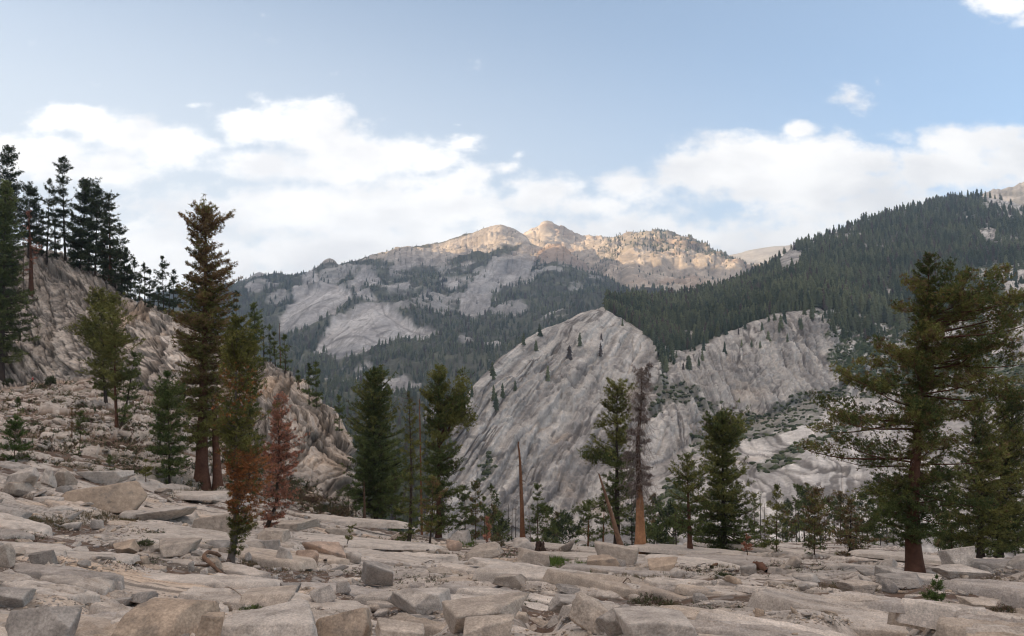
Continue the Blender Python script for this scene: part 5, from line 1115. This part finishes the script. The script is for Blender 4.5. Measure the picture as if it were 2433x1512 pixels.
# --- the big foreground pine at the right
pine(2176, 1366, 2207, 594, [(.10,24,30),(.14,60,80),(.2,96,96),(.27,86,86),(.31,40,60),(.35,18,40),(.40,20,34),(.46,26,40),(.55,30,44),(.66,30,40),(.76,32,30),(.84,26,20),(.9,26,16),(.96,14,16),(1,6,8)],
     'big dark foreground pine with long irregular boughs at the right', leaf='dark', leaf2=[('olive',.25,1,.65),('brown',.3,1,.18)], bark='red', tw=46, tuft=6.8, K=12, dens=1.0, gap=.6, seed=19,
     mids=[(2170,1290),(2168,1160),(2178,1060),(2184,960),(2196,830),(2210,741),(2206,680)], twigs=160, twcol='dead', cb=.2, curl=.3,
     limbs=[(1000,1945,948,.4),(1010,1962,985,-1.0),(985,1975,1020,1.0),(940,2004,876,.3),(960,2015,905,-1.2),(900,2050,900,1.2),(880,2083,795,.2),(870,2092,828,-1.1),(860,2080,850,.9),(700,2157,648,.2),(720,2160,680,-.6),(745,2262,620,.2),(740,2285,650,-.5),(735,2326,636,.4),(745,2340,668,-.9),(760,2396,644,.2),(780,2390,690,.8),
            (790,2428,712,.2),(800,2436,752,-1.2),(820,2440,775,.9),(840,2410,824,.2),(850,2396,858,-1.0),(880,2388,880,.6),(900,2430,905,.2),(930,2380,935,-.7),(960,2350,960,1.1),(990,2300,985,.3),(1060,2330,1040,.4),(1080,1918,1058,.3),(1090,1976,1040,-.8),(1100,2010,1085,.8),(1130,2038,1174,.3),(1150,2061,1214,-.7),(1180,2072,1262,.5),(1120,2320,1130,.4),(1160,2330,1190,-.5),
            (850,2300,800,.5),(830,2290,830,-1.4),(910,2290,900,1.4),(1000,2110,990,.9),(950,2120,955,-1.3)])
pine(2332, 1342, 2322, 950, [(.06,44,44),(.25,60,60),(.5,50,58),(.75,38,44),(.92,24,28),(1,6,8)], 'dark brownish pine behind the white boulder, left of two at the right edge', leaf='dark', leaf2=[('brown',.3,1,.4),('olive',.1,1,.6)], bark='dark', tw=20, dens=1.0, gap=.5, r=52)
pine(2372, 1340, 2410, 930, [(.06,44,60),(.25,58,80),(.5,50,76),(.75,38,58),(.92,24,40),(1,8,10)], 'dark brownish pine cut by the right edge', leaf='dark', leaf2=[('brown',.3,1,.4),('olive',.1,1,.6)], bark='dark', tw=22, dens=1.0, gap=.5, r=56)
pine(2262, 1335, 2258, 1180, COL(34,.02), 'dark undergrowth fir behind the big foreground pine', leaf='dark', tuft=5.5, dens=.8, name='young_fir', r=58)
pine(2226, 1446, 2224, 1340, [(.02,36,34),(.2,38,36),(.5,26,24),(.8,10,10),(1,3,3)], 'bright green pine sapling in front of the big foreground pine', leaf='brgreen', tuft=6.5, K=12, dens=1.3, name='young_pine', tw=3)
pine(2420, 1500, 2424, 1448, [(.02,30,30),(.5,24,24),(1,5,5)], 'green pine seedling at the right edge bottom', leaf='brgreen', tuft=6.5, K=12, dens=1.0, name='young_pine', tw=3)
pine(815, 1300, 838, 1242, [(.4,10,10),(1,6,6)], 'nearly bare crooked sapling on the slab below the centre group', leaf='olive', bark='dark', tw=4, tuft=4.5, dens=.25, name='sapling', twigs=36, twcol='brown', mids=[(828,1275)])
# --- background trees just over the crest: prototypes and copies
protos = []
for k, (lf, l2, w, gp_) in enumerate([('dark', None, 30, .4), ('olive', [('dark', 0, 1, .5)], 26, .5), ('brown', [('dark', 0, 1, .4)], 30, .6), ('deep', None, 22, .4)]):
    protos.append((lf, l2, w, gp_))
bgk = [('dark green fir standing just over the crest', 'dark'), ('brownish half dead fir standing just over the crest', 'brown'), ('thin bare dead trunk standing just over the crest', 'snag')]
def bg_tree(px, ty, r, kind, i):
    lab = {'dark': 'dark green background fir just over the crest', 'brown': 'brownish background fir just over the crest', 'snag': 'thin bare background trunk just over the crest'}[kind]
    zone = ' left of the leaning trunk' if px < 1480 else (' between the dead tree and the broad pine' if px < 1700 else ' in the right half of the crest')
    d = ray(px, 1300) * r; z = zdown(d[0], d[1]); topz = ray(px, ty)[2] * r; Hh = max(topz - z, 3)
    g = random.Random(i); key = (kind, i % 3)
    if key not in PRO:
        byp = 1300; 
        if kind == 'snag': o = pine(px, byp, px + 2, ty, [], 'x', bark='dark', tw=4, name='dead_tree', twigs=25, twcol='brown', r=r, seed=400 + i)
        else: o = pine(px, byp, px, ty, COL(26 if kind == 'brown' else 24, .03), 'x', leaf='brown' if kind == 'brown' else ('dark' if i % 2 else 'deep'), leaf2=[('dark', 0, 1, .4)], bark='dark', tuft=5.5, dens=1.1, gap=.5, name='fir_tree', r=r, seed=400 + i)
        PRO[key] = (o, TREES[-1][1])
    else:
        src, H0 = PRO[key]; o = src.copy(); C.objects.link(o)
        for ch in src.children:
            c = ch.copy(); C.objects.link(c); c.parent = o
        s = Hh / H0; o.location = (d[0], d[1], z - .1); o.scale = (s * g.uniform(.8, 1.2), s * g.uniform(.8, 1.2), s); o.rotation_euler = (0, 0, g.uniform(0, 6.28))
    o['label'] = lab + zone; o['group'] = (lab + zone).replace('fir', 'firs').replace('trunk just', 'trunks just')
PRO = {}
g_ = random.Random(3); i = 0
for (px, ty, r, kind) in [(1172,1200,95,'brown'),(1188,1215,100,'dark'),(1195,1232,85,'dark'),(1206,1195,110,'snag'),(1215,1205,100,'snag'),(1224,1190,115,'snag'),(1180,1180,130,'dark'),(1300,1200,120,'dark'),(1338,1236,90,'dark'),(1326,1220,120,'brown'),(1312,1240,110,'dark'),(1352,1228,115,'dark'),(1166,1150,125,'dark'),
    (1545,1200,90,'dark'),(1560,1240,100,'dark'),(1575,1215,110,'snag'),(1590,1230,100,'dark'),(1600,1205,120,'dark'),(1555,1180,130,'brown'),(1608,1190,95,'snag'),(1665,1230,90,'dark'),(1690,1240,110,'dark'),
    (1808,1180,105,'snag'),(1818,1195,110,'snag'),(1826,1230,100,'brown'),(1870,1215,110,'brown'),(1882,1195,120,'dark'),(1893,1180,112,'snag'),(1900,1150,118,'dark'),(1912,1165,125,'dark'),(1924,1150,130,'brown'),(1950,1165,128,'brown'),(1962,1185,122,'snag'),(1972,1200,118,'dark'),(1985,1190,130,'dark'),(1997,1170,135,'brown'),(2008,1180,130,'snag'),(2035,1190,125,'dark'),(2050,1175,130,'dark'),
    (2062,1200,120,'brown'),(2078,1185,130,'dark'),(2092,1210,118,'dark'),(2108,1190,125,'brown'),(2124,1215,115,'dark'),(1860,1250,105,'dark'),(2140,1200,120,'dark'),(2235,1210,110,'dark'),(2252,1225,100,'brown'),(2280,1215,105,'dark'),(2300,1235,98,'dark'),(2410,1220,100,'dark')]:
    bg_tree(px, ty, r, kind, i); i += 1
# --- far forests
def low_conifer(seed, layers=6, dead=False):
    g = np.random.default_rng(seed); V, Fc = [], []; n = 9
    for k in range(layers):
        f = .06 + .9 * k / layers; z0 = f; z1 = min(1.0, f + .34 * (1 - .4 * k / layers)); rad = (.16 if not dead else .07) * (1 - f) ** .75 + .02
        th = np.linspace(0, 2 * np.pi, n, endpoint=False) + g.random()
        rr = rad * np.where(np.arange(n) % 2, .55, 1.15) * g.uniform(.7, 1.3, n)
        off = len(V); V += [[r_ * math.cos(t), r_ * math.sin(t), z0 + g.uniform(-.03, .03)] for r_, t in zip(rr, th)]; V.append([g.normal() * .01, g.normal() * .01, z1])
        Fc += [[off + j, off + (j + 1) % n, off + n] for j in range(n)]
    off = len(V)
    for (a, b) in ((0, .014), (1, 0.002)): V += [[b * math.cos(t), b * math.sin(t), a * .9 - .05] for t in (0, 2.1, 4.2)]
    Fc += [[off, off + 1, off + 4], [off, off + 4, off + 3], [off + 1, off + 2, off + 5], [off + 1, off + 5, off + 4], [off + 2, off, off + 3], [off + 2, off + 3, off + 5]]
    return np.array(V), np.array(Fc)
LC = [low_conifer(s) for s in range(6)] + [low_conifer(9, 5, True)]
def sample_grid(G, dens, px, py, n, seed, xr=(-30, 2470), yr=(300, 1345)):
    g = np.random.default_rng(seed); nr, nc = dens.shape; out = []
    i = g.integers(1, nr - 12, n * 12); j = g.integers(1, nc - 1, n * 12)
    ok = (g.random(n * 12) < dens[i, j]) & (px[i, j] > xr[0]) & (px[i, j] < xr[1]) & (py[i, j] < yr[1])
    i, j = i[ok][:n], j[ok][:n]; fi, fj = g.random(len(i))[:, None], g.random(len(i))[:, None]
    P = G[i, j] * (1 - fi) + G[i - 1, j] * fi; P = P + (G[i, j + 1] - G[i, j]) * fj
    return P, px[i, j], py[i, j]
def forest_colors(n, g, P):
    t = np.clip(.4 + .8 * fbm(P[:, 0] / 60, P[:, 1] / 60, P[:, 2] / 60, 2, 501) + g.normal(size=n) * .25, 0, 1)[:, None]
    c = lerp(np.array([.075, .098, .062]), np.array([.22, .235, .13]), t)
    d = g.random(n) < .09; c[d] = np.array([.12, .095, .08]) * g.uniform(.7, 1.3, (d.sum(), 1)); return c
def forest(name, P, H, label, seed):
    g = np.random.default_rng(seed); n = len(P); col = forest_colors(n, g, P); v = g.integers(0, 6, n); Vs, Fs, Cs = [], [], []; off = 0
    for k in range(6):
        m = v == k; V, Fc = LC[k]; q = m.sum()
        if not q: continue
        a = g.uniform(0, 6.28, q); w = H[m] * g.uniform(.8, 1.35, q)
        X = (V[None, :, 0] * np.cos(a)[:, None] - V[None, :, 1] * np.sin(a)[:, None]) * w[:, None] + P[m, 0:1]
        Y = (V[None, :, 0] * np.sin(a)[:, None] + V[None, :, 1] * np.cos(a)[:, None]) * w[:, None] + P[m, 1:2]
        Z = V[None, :, 2] * H[m][:, None] + P[m, 2:3] - .4
        Vs.append(np.stack([X, Y, Z], -1).reshape(-1, 3)); Fs.append((Fc[None] + (np.arange(q) * len(V))[:, None, None]).reshape(-1, 3) + off); off += q * len(V)
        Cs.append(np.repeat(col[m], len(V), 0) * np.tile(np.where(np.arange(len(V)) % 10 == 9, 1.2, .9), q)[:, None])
    return tag(mesh_np(name, np.vstack(Vs), np.vstack(Fs), np.vstack(Cs), M_leaf, False), label, 'forest', kind='stuff')
# right slope: the nearest and largest stand as single trees, the rest is forest
P_, qx, qy = sample_grid(R2, r_dens * sstep(505, 540, ridx * 1.0 + 200) , rpx, rpy, 11500, 11)
g = np.random.default_rng(12); dist = np.hypot(P_[:, 0], P_[:, 1]); Hh = np.where(dist < 960, g.uniform(7, 16, len(P_)), 7 + 17 * g.random(len(P_)) ** 1.3)
Hh = np.where(qy > 1000, g.uniform(6, 13, len(P_)), Hh)
size = Hh / dist; order = np.argsort(-size)
vis = order[:]
single = [k for k in vis if 1060 < qx[k] < 2433][:170]
rest_m = np.ones(len(P_), bool); rest_m[single] = False
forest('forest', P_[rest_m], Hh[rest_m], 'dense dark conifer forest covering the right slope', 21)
lowm = []
for k in range(6):
    V, Fc = LC[k]; m_ = mesh_np('conifer', V, Fc, np.broadcast_to(lerp(L3(.070, .090, .056), L3(.17, .185, .10), k / 6), (len(V), 3)), M_leaf, False); lowm.append([m_, False])
for q, k in enumerate(single):
    e = lowm[q % 6]
    if not e[1]: o = e[0]; e[1] = True
    else: o = e[0].copy(); C.objects.link(o)
    o.location = P_[k] - np.array([0, 0, .4]); w = Hh[k] * g.uniform(.9, 1.4); o.scale = (w, w, Hh[k]); o.rotation_euler = (0, 0, g.uniform(0, 6.28))
    z_ = 'on and along the rim of the grey cliff across the valley' if qy[k] < 1000 and qx[k] < 1990 else ('on the pale slabs at the foot of the grey cliff' if qx[k] < 1990 else 'on the green slope behind the big foreground pine')
    tag(o, 'small dark conifer ' + z_, 'tree', 'small dark conifers ' + z_)
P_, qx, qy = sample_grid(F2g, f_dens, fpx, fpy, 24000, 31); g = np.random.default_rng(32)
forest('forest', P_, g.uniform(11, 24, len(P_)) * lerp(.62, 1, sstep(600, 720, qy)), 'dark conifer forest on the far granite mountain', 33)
P_, qx, qy = sample_grid(B2, b_dens, bpx, bpyy, 3000, 41); g = np.random.default_rng(42)
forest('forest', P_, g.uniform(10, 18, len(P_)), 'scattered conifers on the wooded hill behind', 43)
# shrubs on the scrubby slopes across the valley
P_, qx, qy = sample_grid(R2, np.clip(scrub * .8 + vegm * .8, 0, 1), rpx, rpy, 4200, 61); g = np.random.default_rng(62); n_ = len(P_)
V, Fc = ICO[1]; k_ = g.uniform(.8, 2.6, n_); X = P_[:, None, :] + V[None] * (k_[:, None, None] * np.array([1.1, 1.1, .75])) * g.uniform(.6, 1.25, (n_, len(V), 1))
cc = lerp(np.array([.065, .080, .040]), np.array([.15, .165, .08]), g.random((n_, 1)))
tag(mesh_np('shrubbery', X.reshape(-1, 3), (Fc[None] + (np.arange(n_) * len(V))[:, None, None]).reshape(-1, 3), np.repeat(cc, len(V), 0), M_leaf, False), 'green shrubs covering the slope below the forest across the valley', 'shrubs', kind='stuff')
# skyline fringe
def fringe(G, row, px, n, seed, hmin, hmax, label, xr):
    g = np.random.default_rng(seed); ok = np.where((px[row] > xr[0]) & (px[row] < xr[1]))[0]; j = g.choice(ok, n); P = G[row, j] + g.normal(size=(n, 3)) * np.array([2, 6, 0]); 
    return forest('forest', P, g.uniform(hmin, hmax, n), label, seed + 1)
fringe(R2, 170 + 215 + 149, rpx, 150, 51, 7, 18, 'row of conifers along the crest of the right slope', (1445, 2330))
# ------------------------------------------------------------------ 7. small things
def wood_piece(name, pts, rads, col, label, cat, sides=9, rough=.18, extra=()):
    """log, root or stick lying on the ground along reading points (px, py, lift in m)"""
    P = []
    for (px, py, lift) in pts:
        h = at(px, py, (BV_g,))
        while h[0] is None: py += 4; h = at(px, py, (BV_g,))
        P.append(np.array(h[0]) + np.array([0, 0, lift]))
    P = np.array(P); o0 = P[0].copy(); A = Acc(); t = np.linspace(0, len(P) - 1, 6 * len(P))
    path = np.stack([np.interp(t, np.arange(len(P)), P[:, k]) for k in range(3)], 1)
    for _ in range(4): path[1:-1] = (path[:-2] + 2 * path[1:-1] + path[2:]) / 4
    mp = P[0][1] / F; rad = np.interp(t, np.arange(len(P)), rads) * mp
    V, Fc = tube(path - o0, rad, sides); V = V + (V - np.repeat(path - o0, sides, 0)) * (rough * 2 * fbm(V[:, 0] * 6, V[:, 1] * 6, V[:, 2] * 6, 3, 3))[:, None]
    A.add(V, Fc, np.array(col)[None] * (1 + .4 * fbm(V[:, 0] * 9, V[:, 1] * 9, V[:, 2] * 9, 3, 5))[:, None])
    o = A.build(name, M_wood); o.location = o0
    return tag(o, label, cat)
wood_piece('root', [(534,1338,.05),(515,1330,.12),(492,1331,.16),(482,1340,.12),(500,1352,.10),(520,1362,.03),(536,1369,0)], [3,4,4,4.5,4,2.5,1], (.20,.12,.08), 'twisted orange brown root wood at the foot of the slim pine', 'root')
wood_piece('root', [(548,1334,.02),(520,1345,.05),(490,1350,.04),(462,1346,.02)], [4,3,2.4,1.4], (.12,.08,.06), 'dark bark covered root running left from the slim pine', 'root')
wood_piece('stick', [(524,1424,.02),(527,1415,.08),(540,1413,.10),(556,1418,.08),(581,1426,.02)], [1.6,1.8,1.6,1.4,.8], (.30,.23,.18), 'curved bare stick lying on the smooth slab', 'stick', 6, .08)
wood_piece('log', [(345,1206,.05),(385,1221,.05),(426,1237,.02)], [3,2.6,1.2], (.12,.10,.085), 'straight grey log lying right of the big tan boulder', 'log', 7, .1)
wood_piece('log', [(772,1338,.05),(790,1334,.12),(812,1328,.08)], [4,4,3], (.17,.13,.10), 'short grey log among rubble right of the pink boulders', 'log', 7, .1)
wood_piece('log', [(1765,1322,.3),(1788,1308,.5),(1815,1297,.6),(1840,1290,.3)], [1.5,2,1.6,.8], (.16,.12,.10), 'thin bare fallen branch beside the small orange dead fir', 'branch', 6, .1)
wood_piece('log', [(1792,1345,.05),(1806,1352,.12),(1824,1361,.03)], [6,9,5], (.13,.06,.035), 'rotten red brown log lying on the right ledges', 'log', 10, .3)
wood_piece('log', [(1690,1352,.05),(1706,1344,.1),(1722,1340,.04)], [4,5,2], (.15,.07,.04), 'small rotten red brown log left of the grey boulder', 'log', 10, .3)
gs_ = random.Random(31)
for k_, (sx, sy) in enumerate([(150,1270),(250,1345),(700,1375),(760,1352),(900,1325),(1010,1340),(1400,1305),(1480,1390),(1660,1345),(1850,1352),(2060,1395),(2140,1410),(2350,1395),(620,1330)]):
    an = gs_.uniform(-.5, .5); Ln = gs_.uniform(16, 34); ddx, ddy = Ln * math.cos(an), Ln * .35 * math.sin(an)
    o_ = wood_piece('branch', [(sx, sy, .03), (sx + ddx * .5 + 2, sy + ddy * .5 - 1, .10), (sx + ddx, sy + ddy, .04)], [1.3, 1.1, .5], gs_.choice([(.20,.16,.13), (.14,.09,.065), (.24,.20,.17)]), 'thin bare fallen branch lying on the rubble and soil', 'branch', 6, .12)
    o_['group'] = 'thin fallen branches lying on the rubble and soil'
def stump():
    P0 = Vector(at(1283, 1314, (BV_g,))[0]); mp = P0.y / F; w = 13 * mp; H = 31 * mp; n = 22; g = np.random.default_rng(4); A = Acc()
    th = np.linspace(0, 2 * np.pi, n, endpoint=False); rows = []
    hs = H * (.45 + .55 * np.abs(vnoise(np.arange(n) * .8, 0, 0, 9))) ; hs[4:9] = H * g.uniform(.8, 1.0, 5)
    for k in range(6):
        f = k / 5; rr = w * (1.15 - .45 * f ** .7) * (1 + .12 * g.normal(size=n)); rows.append(np.stack([rr * np.cos(th), rr * np.sin(th), hs * f - .08], 1))
    for k in range(3):
        rr = w * (.5 - .12 * k) * (1 + .1 * g.normal(size=n)); rows.append(np.stack([rr * np.cos(th), rr * np.sin(th), hs * (.85 - .35 * k)], 1))
    V = np.vstack(rows); m_ = len(rows); i = np.arange(m_ * n).reshape(m_, n); j = np.roll(i, -1, 1); Fc = np.stack([i[:-1], j[:-1], j[1:], i[1:]], -1).reshape(-1, 4)
    A.add(V, Fc, np.array([.05, .032, .024])[None] * g.uniform(.6, 1.8, (len(V), 1))); o = A.build('stump', M_wood, None, False); o.location = P0
    tag(o, 'dark jagged rotten stump behind the boulder with a split side', 'stump')
stump()
def grass_patch(name, spots, label, cat, kind, pal, n_per, hgt, seed, wide=.12, spread=.9, up=1.2):
    g = np.random.default_rng(seed); P, S, Cc_ = [], [], []
    for (px, py, rx, ry, k) in spots:
        for _ in range(int(n_per * k)):
            h = at(px + g.normal() * rx * .5, py + g.normal() * ry * .5, (BV_g, BV_h))
            if h[0] is None: continue
            P.append(h[0][:]); S.append(hgt * h[0].y / F * g.uniform(.6, 1.3)); a_, b_ = pal[g.integers(0, len(pal))]; Cc_.append(lerp(np.array(a_), np.array(b_), g.random()))
    P = np.array(P); V, Fc, cc = tufts(P, np.tile([0, 0, .6], (len(P), 1)), np.array(S), np.array(Cc_), 12, g, wide, up, spread)
    A = Acc(); A.add(V, Fc, cc); return tag(A.build(name, M_leaf, None, False), label, cat, kind=kind)
g1 = ((.06, .10, .02), (.13, .17, .035)); g2 = ((.05, .06, .03), (.10, .11, .05)); g3 = ((.12, .085, .045), (.22, .16, .09)); g4 = ((.09, .05, .04), (.15, .09, .07))
grass_patch('grass', [(1318,1338,34,12,1),(1386,1350,26,10,.8),(1108,1292,20,8,.5),(1500,1478,20,16,.3)], 'bright green grass growing between the boulders', 'grass', 'stuff', [g1], 260, 9, 61, .10, .45)
grass_patch('grass', [(60,1238,50,12,1),(130,1246,80,14,1.4),(230,1228,70,12,1),(300,1238,40,10,.6),(690,1355,100,22,.6),(1420,1300,60,14,.5),(1740,1345,60,8,.6),(2000,1398,150,10,1.4),(2330,1390,100,20,1.2),(1500,1376,140,10,.8),(1150,1345,120,10,.5),(600,1338,40,14,.6),(470,1175,70,12,.8)],
            'dry brown grass growing on the bare soil', 'grass', 'stuff', [g3, g2, g3], 240, 7.5, 62, .09, .5)
grass_patch('groundcover', [(1060,1380,160,16,1),(1250,1430,80,20,.6),(880,1365,60,20,.8),(760,1440,80,24,.8),(360,1268,60,10,.5),(330,1340,80,14,.5),(1700,1360,140,12,1),(1650,1450,160,18,.8),(2120,1470,160,20,1),(2380,1470,60,20,1),(1900,1350,120,12,.8),(60,1280,80,16,.6),(430,1300,60,12,.6),(1100,1440,60,10,.3),(520,1260,60,16,.5),(900,1290,140,14,1),(1200,1320,120,12,.8)],
            'low dark heath plants growing in the cracks of the slabs', 'ground cover', 'stuff', [g2, g4, g2], 170, 6.5, 63, .16, .9, .6)
hs_ = []
gg = random.Random(8)
for _ in range(260):
    px = gg.uniform(0, 830); yt = float(np.interp(px, [0, 200, 400, 600, 850], [915, 905, 960, 1070, 1220])); yb = float(np.interp(px, [0, 400, 700, 850], [1090, 1145, 1205, 1240])); hs_.append((px, gg.uniform(yt, yb), 22, 8, 1))
grass_patch('groundcover', hs_, 'dark and brown low shrubs dotted over the hillside', 'ground cover', 'stuff', [g2, g3, g4, ((.03, .045, .02), (.06, .08, .03))], 26, 7.5, 64, .16, .9, .6)
def bush(px, py, w, h, pal, label, seed, n=220, r=None):
    P0 = at(px, py, (BV_g, BV_h))[0]
    if P0 is None: return
    g = np.random.default_rng(seed); mp = P0.y / F; a = g.normal(size=(n, 3)); a /= np.linalg.norm(a, axis=1, keepdims=True); a[:, 2] = np.abs(a[:, 2]); q = a * g.uniform(.3, 1, (n, 1)) ** .5 * np.array([w * mp * .5, w * mp * .4, h * mp * .85])
    q *= (1 + .35 * fbm(a[:, 0] * 2, a[:, 1] * 2, a[:, 2] * 2, 2, seed))[:, None]
    t = g.random(n)[:, None]; k = g.integers(0, len(pal), n); pa = np.array([p[0] for p in pal])[k]; pb = np.array([p[1] for p in pal])[k]
    V, Fc, cc = tufts(q, a, np.full(n, 6 * mp) * g.uniform(.6, 1.2, n), pa + (pb - pa) * t, 10, g, .16, .6, .7)
    A = Acc(); A.add(V, Fc, cc); root = empty('shrub', P0, label, 'shrub'); A.build('foliage', M_leaf, root, False)
    B = Acc()
    for _ in range(9):
        e = q[g.integers(0, n)] * .9; v, f = tube(np.array([[0, 0, -.05], e * .5 + g.normal(size=3) * .03 * w * mp, e]), np.array([.9, .6, .3]) * mp * .7, 4); B.add(v, f, (.09, .06, .045))
    B.build('stems', M_wood, root)
bush(602, 1466, 86, 26, [g1, g2], 'green heather clump with dry tips behind the broad pale slab at the bottom', 71, 420)
bush(1545, 1446, 110, 34, [g2, g4, g2], 'dark reddish green heather clump above the smooth pale slab', 72, 520)
bush(1600, 1449, 50, 18, [g2, g3], 'small brown heather tuft at the right end of the dark heather clump', 73, 160)
bush(345, 1296, 44, 12, [g2], 'dark low shrub in a crack of the left slabs', 74, 160)
bush(2385, 1462, 60, 26, [g3, g4, g2], 'brown dry shrub beside the green seedling at the right edge', 75, 260)
bush(500, 1300, 30, 14, [g2], 'small shrub left of the slim pine foot', 76, 110)
bush(622, 1322, 30, 26, [g2, g3], 'brown green shrub right of the slim pine foot', 77, 160)
bush(1180, 1356, 26, 10, [g4], 'small dark shrub in a crack of the striped slab', 78, 90)
bush(1350, 1372, 40, 12, [g4, g2], 'low dark shrub above the low ledge block', 79, 120)
bush(120, 915, 26, 24, [g2, ((.03, .045, .02), (.06, .08, .03))], 'dark green bush beside the trail right of the hiker', 80, 160)
bush(20, 918, 34, 22, [g2], 'dark bush beside the trail left of the hiker', 81, 160)
bush(1720, 1372, 44, 10, [g2], 'low green shrub left of the tan sided stone', 82, 110)
bush(120, 1152, 40, 16, [g2, g3], 'low shrub in front of the boulder row on the upper bench', 83, 140)
bush(1180, 1300, 40, 24, [g3, g2], 'scrubby shrub below the rust red sapling', 84, 140)
bush(800, 1225, 60, 24, [g4, g2, g3], 'tangled brown brush at the foot of the hill nose', 85, 260)
bush(740, 1195, 70, 20, [g4, g3], 'brown brush on the lower hill slope', 86, 260)
# --- hiker on the trail
def person():
    P0 = Vector(at(76.5, 916, (BV_h,))[0])
    root = empty('person', P0, 'person with dark hair in a red shirt and dark shorts walking on the trail', 'person')
    def skin(name, verts, edges, rad, col, sub=1):
        me = bpy.data.meshes.new(name); me.from_pydata(verts, edges, []); o = bpy.data.objects.new(name, me); C.objects.link(o)
        m_ = o.modifiers.new('Skin', 'SKIN'); m_.use_smooth_shade = True
        for i, rr in enumerate(rad): me.skin_vertices[0].data[i].radius = (rr, rr) if not isinstance(rr, tuple) else rr
        me.skin_vertices[0].data[0].use_root = True
        s = o.modifiers.new('Subsurf', 'SUBSURF'); s.levels = sub; s.render_levels = sub
        mt = bpy.data.materials.new(name + '_cloth'); mt.use_nodes = True; b = mt.node_tree.nodes['Principled BSDF']; b.inputs['Base Color'].default_value = (*col, 1); b.inputs['Roughness'].default_value = .85
        me.materials.append(mt); o.parent = root; return o
    V = [(0,0,.93),(0,.01,1.10),(0,.02,1.28),(0,.02,1.42),(0,.01,1.50),(0,-.01,1.58),(0,-.01,1.68),(.09,0,.90),(.10,-.10,.50),(.10,.02,.09),(.10,-.10,.04),(-.09,0,.90),(-.10,.10,.50),(-.10,.22,.11),(-.10,.12,.05),
         (.18,.02,1.40),(.23,.03,1.14),(.22,-.10,.95),(.215,-.15,.87),(-.18,.02,1.40),(-.23,0,1.14),(-.22,.02,.92),(-.215,.02,.84)]
    E = [(0,1),(1,2),(2,3),(3,4),(4,5),(5,6),(0,7),(7,8),(8,9),(9,10),(0,11),(11,12),(12,13),(13,14),(3,15),(15,16),(16,17),(17,18),(3,19),(19,20),(20,21),(21,22)]
    Rr = [.13,.12,.14,.10,.055,.085,.075,.085,.06,.045,.04,.085,.06,.045,.04,.055,.04,.03,.035,.055,.04,.03,.035]
    for (w, sx) in ((18, 1), (22, -1)):
        bx0 = V[w]
        for q, (dx, L) in enumerate(((-.03, .06), (-.012, .08), (.006, .085), (.024, .075), (.045, .045))):
            V.append((bx0[0] + dx * .9, bx0[1] - .01, bx0[2] - .04)); Rr.append(.010); E.append((w, len(V) - 1)); V.append((bx0[0] + dx, bx0[1] - .02, bx0[2] - .04 - L)); Rr.append(.008); E.append((len(V) - 2, len(V) - 1))
    skin('body', V, E, Rr, (.42, .25, .18))
    skin('shirt', [(0,.01,1.02),(0,.02,1.20),(0,.02,1.41),(.18,.02,1.41),(.22,.03,1.22),(-.18,.02,1.41),(-.22,.01,1.22)], [(0,1),(1,2),(2,3),(3,4),(2,5),(5,6)], [.16,.165,.13,.075,.065,.075,.065], (.55, .035, .05))
    skin('waist_jacket', [(0,.01,.96),(0,.01,1.04)], [(0,1)], [.175,.17], (.75, .74, .76))
    skin('shorts', [(0,0,.92),(.09,0,.86),(.10,-.07,.60),(-.09,0,.86),(-.10,.07,.60)], [(0,1),(1,2),(0,3),(3,4)], [.155,.115,.10,.115,.10], (.02, .02, .035))
    skin('hair', [(0,.01,1.66),(0,.03,1.72)], [(0,1)], [.095,.075], (.02, .015, .012))
    root.rotation_euler = (0, 0, math.radians(-60))
person()

# ------------------------------------------------------------------ 8. the air
bm = bmesh.new(); bmesh.ops.create_cube(bm, size=1.0); me = bpy.data.meshes.new('haze'); bm.to_mesh(me); bm.free()
hz = bpy.data.objects.new('haze', me); C.objects.link(hz); hz.scale = (9600, 11400, 2060); hz.location = (100, 1900, 630)
hm = bpy.data.materials.new('haze'); hm.use_nodes = True; nt = hm.node_tree; nt.nodes.remove(nt.nodes['Principled BSDF'])
pv = nt.nodes.new('ShaderNodeVolumePrincipled'); pv.inputs['Color'].default_value = HAZE_COL; pv.inputs['Density'].default_value = HAZE_D; pv.inputs['Anisotropy'].default_value = .2
nt.links.new(pv.outputs[0], nt.nodes['Material Output'].inputs['Volume']); me.materials.append(hm)
tag(hz, 'thin blue haze filling the valley air', 'haze', kind='stuff')
